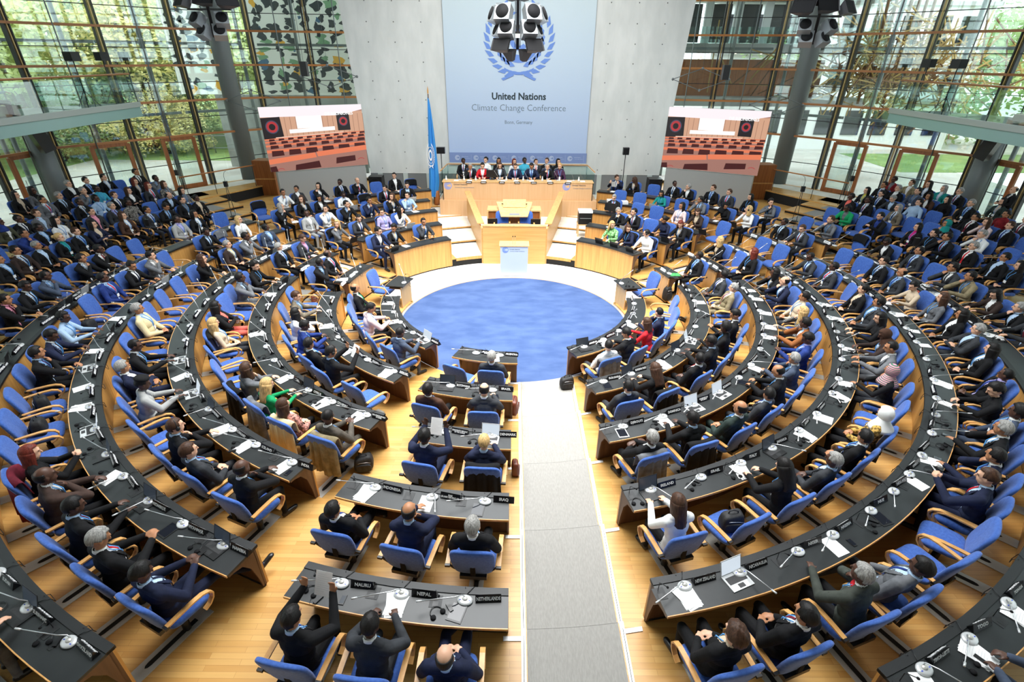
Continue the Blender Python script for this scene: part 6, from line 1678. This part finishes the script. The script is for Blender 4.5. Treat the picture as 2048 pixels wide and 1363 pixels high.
    # standing microphones among the audience
    for j, (r_, ph, z, h) in enumerate(((14.45, 123.5, .87, 1.55), (16.9, 121.2, 1.11, 1.6), (13.25, 106 if s < 0 else 100, .735, 1.3))):
        p = PT(r_, s * ph, z); t = thing('microphone_stand', p, 'black microphone stand with box and gooseneck, %s of the %s audience aisle' % (('foot', 'top', 'lower side')[j], sd), 'microphone stand')
        for q in (-.04, .04): f = MB(); f.tube([(q * 2.5, 0, 0), (q * .5, 0, h - .25)], .012, 'black_metal', 6); put('pole', f, t)
        f = MB(); f.box((-.07, -.05, h - .3), (.07, .05, h - .08), 'black_plastic'); put('control_box', f, t); f = MB(); f.tube([(0, 0, h - .1), (0, .0, h + .15), (-s * .10, -.06, h + .32), (-s * .2, -.1, h + .35)], .007, 'black_metal', 6); put('gooseneck', f, t)
        f = MB(); f.lathe([(.16, 0), (.16, .015), (.001, .02)], 'black_metal', 14); put('foot', f, t)
person((-17.5, 18.75, 4.96), rad(-60), 'light blue shirt/', 'black', 'm', 'chin', 'seated alone on the glass fronted gallery', 0, None)
person((18.3, 19.2, 1.15), rad(70), 'black suit/', 'bald fringe', 'l', 'stand', 'by the glass door behind the audience', 0, None)
person((19.0, 18.5, 1.15), rad(70), 'black jacket/yellow scarf', 'short brown', 'l', 'stand', 'beside the taller man by the door', 0, None)
# hanging loudspeaker clusters
def clear_speaker(t, c, yaw_, pit, sz=.36):
    X = Matrix.Translation(c) @ Matrix.Rotation(rad(yaw_), 4, 'Z') @ Matrix.Rotation(rad(pit), 4, 'X')
    f = MB(); h = sz / 2; f.box((-h, -h * .3, -h), (h, h * 1.1, h), 'spk_case', X); o = put('speaker_box', f, t, world=True)
    g = MB(); g.lathe([(.001, .03), (.05, .015), (sz * .40, -.01), (sz * .42, -.02), (sz * .42, .02)], 'soft_black', 20, X=X @ Matrix.Translation((0, -h * .32, 0)) @ Matrix.Rotation(rad(90), 4, 'X')); k = put('cone', g, o)
def flood(t, c, yaw_, pit, w_=.42):
    X = Matrix.Translation(c) @ Matrix.Rotation(rad(yaw_), 4, 'Z') @ Matrix.Rotation(rad(pit), 4, 'X')
    f = MB(); h = w_ / 2; vs = [(-h, -.16, -h * .6), (h, -.16, -h * .6), (h, -.16, h * .6), (-h, -.16, h * .6), (-h * .45, .12, -h * .3), (h * .45, .12, -h * .3), (h * .45, .12, h * .3), (-h * .45, .12, h * .3)]
    f.add(vs, [(0, 1, 5, 4), (1, 2, 6, 5), (2, 3, 7, 6), (3, 0, 4, 7), (4, 5, 6, 7)], 'horn_grey', X=X); f.add([(x * .9, -.14, z * .9) for x, _, z in vs[:4]], [(0, 1, 2, 3)], 'soft_black', X=X); put('horn', f, t, world=True)
principled('spk_case', hexc(150, 155, 158), .22, .3); principled('horn_grey', hexc(70, 70, 72), .5)
def cluster(x, y, z, label, kind):
    t = thing('loudspeaker_cluster', (x, y, z), label, 'loudspeaker cluster', 'hanging clusters' if kind else None)
    f = MB(); f.tube([(x, y, z - .35), (x, y, 12.8)], .045, 'black_metal', 8); put('mast', f, t, world=True)
    if not kind:
        for s in (-1, 1):
            clear_speaker(t, (x + s * .42, y - .15, z + .55), s * 18, -28, .44); clear_speaker(t, (x + s * .70, y + .10, z + .52), s * 72, -22, .40)
            clear_speaker(t, (x + s * .32, y - .18, z + .18), s * 15, -34, .42); clear_speaker(t, (x + s * .58, y + .08, z + .14), s * 72, -26, .36)
            flood(t, (x + s * .42, y - .15, z - .30), s * 30, -30, .58); flood(t, (x + s * .20, y - .05, z - .52), s * 40, -70, .38)
            f = MB(); f.bar((x, y, z + .1), (x + s * .35, y - .05, z - .22), .08, .08, 'black_metal'); put('arm', f, t, world=True)
            f = MB(); f.tube([(x + s * .07, y, z - .3), (x + s * .07, y, z + 1.2)], .012, 'black_metal', 6); put('rod', f, t, world=True)
            f = MB(); f.lathe([(.001, 0), (.16, .04), (.19, .3), (.001, .34)], 'grey_panel', 12, c=(x + s * .62, y - .1, z + .95)); put('lamp_hood', f, t, world=True)
            f = MB(); f.lathe([(.001, 0), (.13, .03), (.15, .3), (.001, .34)], 'grey_panel', 12, c=(x + s * .17, y - .05, z + .80)); put('lamp_hood', f, t, world=True)
        f = MB(); f.box((x - .07, y - .12, z - .06), (x + .07, y - .02, z + .04), 'white_plastic'); put('junction_box', f, t, world=True)
    else:
        for q, (dx, dz) in enumerate(((-.38, .12), (.38, .12), (-.26, -.18), (.24, -.18))): clear_speaker(t, (x + dx, y - .1, z + dz), 25 * (1 if dx > 0 else -1), -35, .36)
        for dx, dz, yw in ((-.55, .5, -40), (.05, .55, 0), (.62, .5, 40)): flood(t, (x + dx, y - .15, z + dz), yw, -30, .62)
        for dx, dz in ((-.2, .75), (.3, .78)): f = MB(); f.tube([(x + dx, y, z + dz - .15), (x + dx, y, z + dz + .25)], .10, 'black_metal', 10); put('lamp', f, t, world=True)
        f = MB(); f.bar((x - .6, y, z + .35), (x + .65, y, z + .35), .05, .05, 'black_metal'); put('crossbar', f, t, world=True)
cluster(.07, 17.0, 7.5, 'cluster of clear cased loudspeakers and dark horns hanging before the blue emblem', 0)
cluster(-8.85, 17.5, 7.75, 'cluster of clear loudspeakers and floodlights hanging before the left glass front', 1)
cluster(8.75, 17.5, 7.7, 'cluster of clear loudspeakers and floodlights hanging before the right glass front', 1)
for k, (x, y) in enumerate(((-15.6, 16.8), (16.0, 17.5))):
    t = thing('hanging_lamp', (x, y, 7.9), 'black box lamp hanging on a pole at the %s gallery' % ('left', 'right')[k], 'lamp'); f = MB(); f.box((x - .25, y - .1, 7.75), (x + .25, y + .1, 8.1), 'black_plastic'); put('housing', f, t, world=True); f = MB(); f.tube([(x, y, 8.1), (x, y, 12.8)], .02, 'black_metal', 6); put('pole', f, t, world=True)
# shell: roof with a luminous opening, back wall, floor under the galleries
f = MB(); H_ = 12.9
for lo, hi in (((-20.4, -4, H_), (20.4, 6, H_ + .2)), ((-20.4, 21, H_), (20.4, 30.6, H_ + .2)), ((-20.4, 6, H_), (-6.5, 21, H_ + .2)), ((6.5, 6, H_), (20.4, 21, H_ + .2))): f.box(lo, hi, 'ceiling_grey')
struct('ceiling', f)
f = MB(); f.box((-20.4, -4.2, -.1), (20.4, -4, 13), 'grey_paint'); struct('wall_back', f)
f = MB()
# mural and concrete behind the left glass
def mural(name, x0, x1, z0, z1, y, label, seed):
    t = thing(name, ((x0 + x1) / 2, y, z0), label, 'mural'); f = MB(); f.box((x0, y, z0), (x1, y + .12, z1), 'mural_white'); put('panel', f, t, world=True); r_ = random.Random(seed); n = int((x1 - x0) / 1.0)
    f = MB(); lay = 0
    for i in range(n + 1):
        xx = x0 + .5 + i * (x1 - x0 - 1) / max(1, n)
        for j in range(30):
            z = z0 + .2 + (z1 - z0 - .4) * j / 30 + r_.uniform(-.1, .1); a = r_.random(); mt = 'paint_dark' if a < .74 else ('paint_orange' if a < .84 else ('paint_green' if a < .94 else 'paint_blue'))
            if r_.random() < .30: continue
            cx_ = xx + r_.uniform(-.22, .22); rx, rz_ = r_.uniform(.08, .34), r_.uniform(.08, .26); lay += 1; ph = r_.uniform(0, 6)
            pts = [(cx_ + rx * math.cos(q) * (1 + .35 * math.sin(3 * q + ph)), z + rz_ * math.sin(q) * (1 + .3 * math.sin(2 * q + ph))) for q in [2 * PI * e / 14 for e in range(14)]]
            f.add([(p, y - .002 - .0004 * (lay % 12), max(z0, min(z1, q))) for p, q in pts], [list(range(14))], mt)
    for row in (.28, .62):
        for i in range(int((x1 - x0) / .3)):
            if r_.random() < .45: continue
            cx_ = x0 + .2 + i * .3; z = z0 + (z1 - z0) * row + r_.uniform(-.15, .15); rx, rz_ = r_.uniform(.1, .25), r_.uniform(.06, .13); lay += 1
            f.add([(min(x1, max(x0, cx_ + rx * math.cos(q))), y - .002 - .0004 * (lay % 12), z + rz_ * math.sin(q)) for q in [2 * PI * e / 12 for e in range(12)]], [list(range(12))], 'paint_dark')
    o = link('painted_pattern', f.mesh('painted_pattern'), t); o.location = -t.location
principled('mural_white', hexc(236, 236, 226), .8); principled('paint_dark', hexc(40, 48, 52), .7); principled('paint_orange', hexc(226, 168, 50), .7); principled('paint_green', hexc(120, 160, 120), .7); principled('paint_blue', hexc(60, 100, 130), .7)
mural('wall_painting', -14.6, -8.6, 4.9, 10.2, 33, 'white wall painting with dark and orange blotches behind the glass above the left screen', 3)
mural('wall_painting', -19.4, -16.4, 4.9, 10.6, 33, 'narrow white wall painting with dark blotches beyond the tall column', 5)
f = MB(); f.box((-17.5, 33, .6), (-8.0, 33.3, 4.9), 'concrete'); f.box((-14.6, 33.12, 4.9), (-8.0, 33.3, 12), 'concrete'); f.box((-19.5, 33.12, 4.9), (-16.4, 33.3, 12), 'concrete'); struct('wall_outer_left', f)
# building behind the right glass
t = thing('adjoining_hall', (12, 33, .9), 'neighbouring hall with brown timber wall, white floor slabs and windows behind the right glass', 'building')
f = MB(); f.box((8.2, 33, 5.0), (17.5, 33.4, 6.9), 'red_oak'); put('timber_wall', f, t, world=True)
for z in (4.6, 7.2, 9.6): f = MB(); f.box((8.2, 31.6, z), (19.5, 34, z + .45), 'grey_paint'); put('floor_slab', f, t, world=True)
for k in range(6): f = MB(); f.box((8.6 + 1.6 * k, 32.6, 7.65), (9.0 + 1.6 * k, 32.8, 9.6), 'white_plastic'); put('pier', f, t, world=True)
for k in range(5): f = MB(); f.box((9.1 + 1.6 * k, 32.9, 7.7), (10.1 + 1.6 * k, 32.95, 9.5), 'mullion_black'); put('window', f, t, world=True)
f = MB(); f.box((8.2, 31.5, 7.65), (19.5, 31.53, 8.4), 'rail_glass'); put('parapet', f, t, world=True)
emis('downlight', (1, .85, .6), 6)
for k in range(6): f = MB(); f.lathe([(.001, 0), (.05, 0), (.05, .02)], 'downlight', 8, c=(9.3 + 1.4 * k, 32.3, 7.17)); put('downlight', f, t, world=True)
principled('office_white', hexc(228, 230, 230), .7)
# nest of rough timber seen over the right gallery
r_ = random.Random(11); f = MB(); f2 = MB()
for k in range(340):
    c = Vector((r_.gauss(21.0, 3.0), r_.gauss(31.5, 1.2), r_.gauss(6.4, 1.0))); d = Vector((r_.uniform(-1, 1), r_.uniform(-.5, .5), r_.gauss(0, .55))).normalized() * r_.uniform(.6, 2.0); (f if k % 2 else f2).bar(c - d, c + d, .05, .06, 'twig_light' if k % 3 else 'twig_dark')
principled('twig_light', hexc(176, 146, 84), .8); principled('twig_dark', hexc(110, 74, 40), .8)
nest = tag(put('timber_sculpture', f), 'tangled nest of rough timber sticks outside the right glass front', 'sculpture', kind='stuff'); put('sticks', f2, nest).__setitem__('kind', 'stuff')
f = MB()
for k in range(8): f.tube([(19 + .35 * k, 31.3, 4.8), (18.6 + .4 * k, 31.4, 10 + .3 * (k % 3))], .07, 'twig_dark', 6)
put('trunk', f, nest)
# outdoors
t = thing('office_building', (24, 42, .86), 'white office building with rows of windows behind the timber nest', 'building')
f = MB(); f.box((14, 42, .86), (33, 44, 14), 'office_white'); put('wall', f, t, world=True)
for zz in range(4):
    for k in range(9): g_ = MB(); g_.box((14.6 + 2.05 * k, 41.93, 1.9 + 3.0 * zz), (15.9 + 2.05 * k, 42.0, 3.6 + 3.0 * zz), 'tablet_glass'); put('window', g_, t, world=True)
for zz in range(4): g_ = MB(); g_.box((13.8, 41.7, 4.2 + 3 * zz), (33.2, 42.0, 4.45 + 3 * zz), 'grey_paint'); put('floor_band', g_, t, world=True)
principled('lawn', hexc(128, 150, 96), .9); noise_mix(MATS['lawn'], hexc(116, 142, 80), hexc(140, 164, 100), scale=(.8, .8, .8), detail=8)
principled('paving', hexc(196, 192, 184), .9); noise_mix(MATS['paving'], hexc(184, 180, 172), hexc(206, 203, 196), scale=(.6, .6, .6), detail=6)
f = MB(); f.box((-90, 35, .82), (8, 140, .86), 'lawn'); f.box((8, 36, .82), (90, 140, .86), 'paving'); f.prism([(-7.6, 30.3), (7.6, 30.3), (7.6, 36), (-7.6, 36)], .80, .85, 'paving')
for s in (-1, 1): f.prism([(s * x, y) for x, y in ((7.6, 30.3), (13.15, 29.3), (15.6, 27.0), (19.2, 22.4), (20.0, 17.6), (20.2, -10), (27.5, -10), (27.5, 36), (7.6, 36))], .80, .85, 'paving')
if 1:
     f.box((24, 33, .855), (60, 40, .865), 'lawn'); f.box((-90, -10, .82), (-27.5, 35, .86), 'lawn'); f.box((27.5, -10, .82), (90, 28, .86), 'paving');  struct('ground', f)

r_ = random.Random(4); f = MB()
for x in range(-46, -16): f.tube([(x * 1.0, 40 + .1 * x, .86), (x * 1.0, 40 + .1 * x, 2.1)], .03, 'rod_grey', 5)
f.bar((-46, 35.4, 2.0), (-17, 38.3, 2.0), .05, .05, 'rod_grey'); f.bar((-46, 35.4, 1.2), (-17, 38.3, 1.2), .05, .05, 'rod_grey'); tag(put('garden_fence', f), 'thin metal garden fence across the lawn behind the left glass', 'fence')
def leafmat(n, c1, c2):
    m = principled(n, c1, .6); noise_mix(m, c1, c2, scale=(.5, .5, .5), detail=3); b = m.node_tree.nodes['Principled BSDF']
    tr = nd(m, 'ShaderNodeBsdfTranslucent'); mx = nd(m, 'ShaderNodeMixShader'); mx.inputs[0].default_value = .45; tr.inputs[0].default_value = (*c2, 1)
    lk(m, b.outputs[0], mx.inputs[1]); lk(m, tr.outputs[0], mx.inputs[2]); lk(m, mx.outputs[0], m.node_tree.nodes['Material Output'].inputs[0])
leafmat('leaf_green', hexc(190, 206, 134), hexc(222, 230, 170)); leafmat('leaf_yellow', hexc(228, 216, 136), hexc(240, 232, 176)); leafmat('leaf_deep', hexc(120, 152, 100), hexc(170, 192, 132)); principled('bark', hexc(74, 62, 50), .9)
def crown(seed, mat, n=8500):
    r_ = random.Random(seed); m_ = MB(); bl = [(Vector((r_.gauss(0, 1.5), r_.gauss(0, 1.5), r_.uniform(-.6, 5.0))), r_.uniform(1.0, 2.1)) for _ in range(17)]
    vs, fs = [], []
    for k in range(n):
        c, r = bl[k % 17]; d = Vector((r_.gauss(0, 1), r_.gauss(0, 1), r_.gauss(0, 1))).normalized() * r * r_.uniform(.55, 1.08); p = c + d; a = Vector((r_.gauss(0, 1), r_.gauss(0, 1), r_.gauss(0, 1))).normalized(); b_ = a.orthogonal().normalized(); s_ = r_.uniform(.08, .17)
        i = len(vs); vs += [p + a * s_, p + b_ * s_ * .6, p - a * s_, p - b_ * s_ * .6]; fs.append((i, i + 1, i + 2, i + 3))
    m_.add(vs, fs, mat); return m_.mesh('crown')
CR = [crown(1, 'leaf_green'), crown(2, 'leaf_yellow'), crown(3, 'leaf_deep')]
f = MB(); f.tube([(0, 0, 0), (.05, 0, 2), (-.1, .1, 4.4), (0, 0, 8)], [.30, .22, .17, .08], 'bark', 8)
for k in range(6): a = k * 1.1; f.tube([(0, 0, 3 + .6 * k), (1.2 * math.cos(a), 1.2 * math.sin(a), 4.4 + .7 * k)], [.09, .03], 'bark', 6)
TRK = f.fix('trunk')
trees = [(-22, 43, 0, 1.1), (-26, 39, 1, 1.15), (-29, 33, 0, 1.2), (-33, 28, 0, 1.2), (-35, 22, 1, 1.1), (-27, 42, 0, 1.3), (-37, 35, 0, 1.4), (-15.5, 43, 1, 1.1), (-22, 47, 2, 1.4), (-33, 44, 2, 1.4), (-31, 17, 2, 1.1), (-44, 26, 0, 1.3),
         (34, 24, 2, 1.0), (36, 36, 0, 1.1), (40, 30, 1, 1.2), (19, 45, 2, .9)]
low = [(-30, 50, 1.6), (-23, 52, 1.5), (-40, 46, 1.6), (-47, 38, 1.6), (-50, 28, 1.6), (-46, 18, 1.6), (-36, 12, 1.3), (-16, 54, 1.5), (28, 52, 1.5), (36, 48, 1.5), (46, 40, 1.5), (48, 28, 1.5), (44, 18, 1.4)]
low += [(-19, 39.5, .62), (-24, 37.5, .62), (-29, 34.5, .66), (-33, 30.5, .62), (-35.5, 25.5, .62), (-36.5, 20, .62), (-14, 41, .6), (-10, 42, .6), (-38, 33, .9), (-30, 41, .9), (38, 34, .8), (42, 24, .8)]
trees += [(x, y, (2, 0, 1)[k % 3], s_) for k, (x, y, s_) in enumerate(low)]
for k, (x, y, c, s_) in enumerate(trees):
    t = thing('tree', (x, y, .86), '%s tree outside the %s glass front, %s from the stage' % (('light green', 'yellowing', 'deep green')[c], 'left' if x < 0 else 'right', ORD[k % 22] + (' of the far row' if k > 21 else '')), 'tree', 'trees outdoors'); t.scale = (s_ * 1.15, s_ * 1.15, s_); t.rotation_euler = (0, 0, k * 1.3)
    link('trunk', TRK, t); o = link('crown', CR[c], t); o.location = (0, 0, 4.0 if k < len(trees) - len(low) else 1.0)
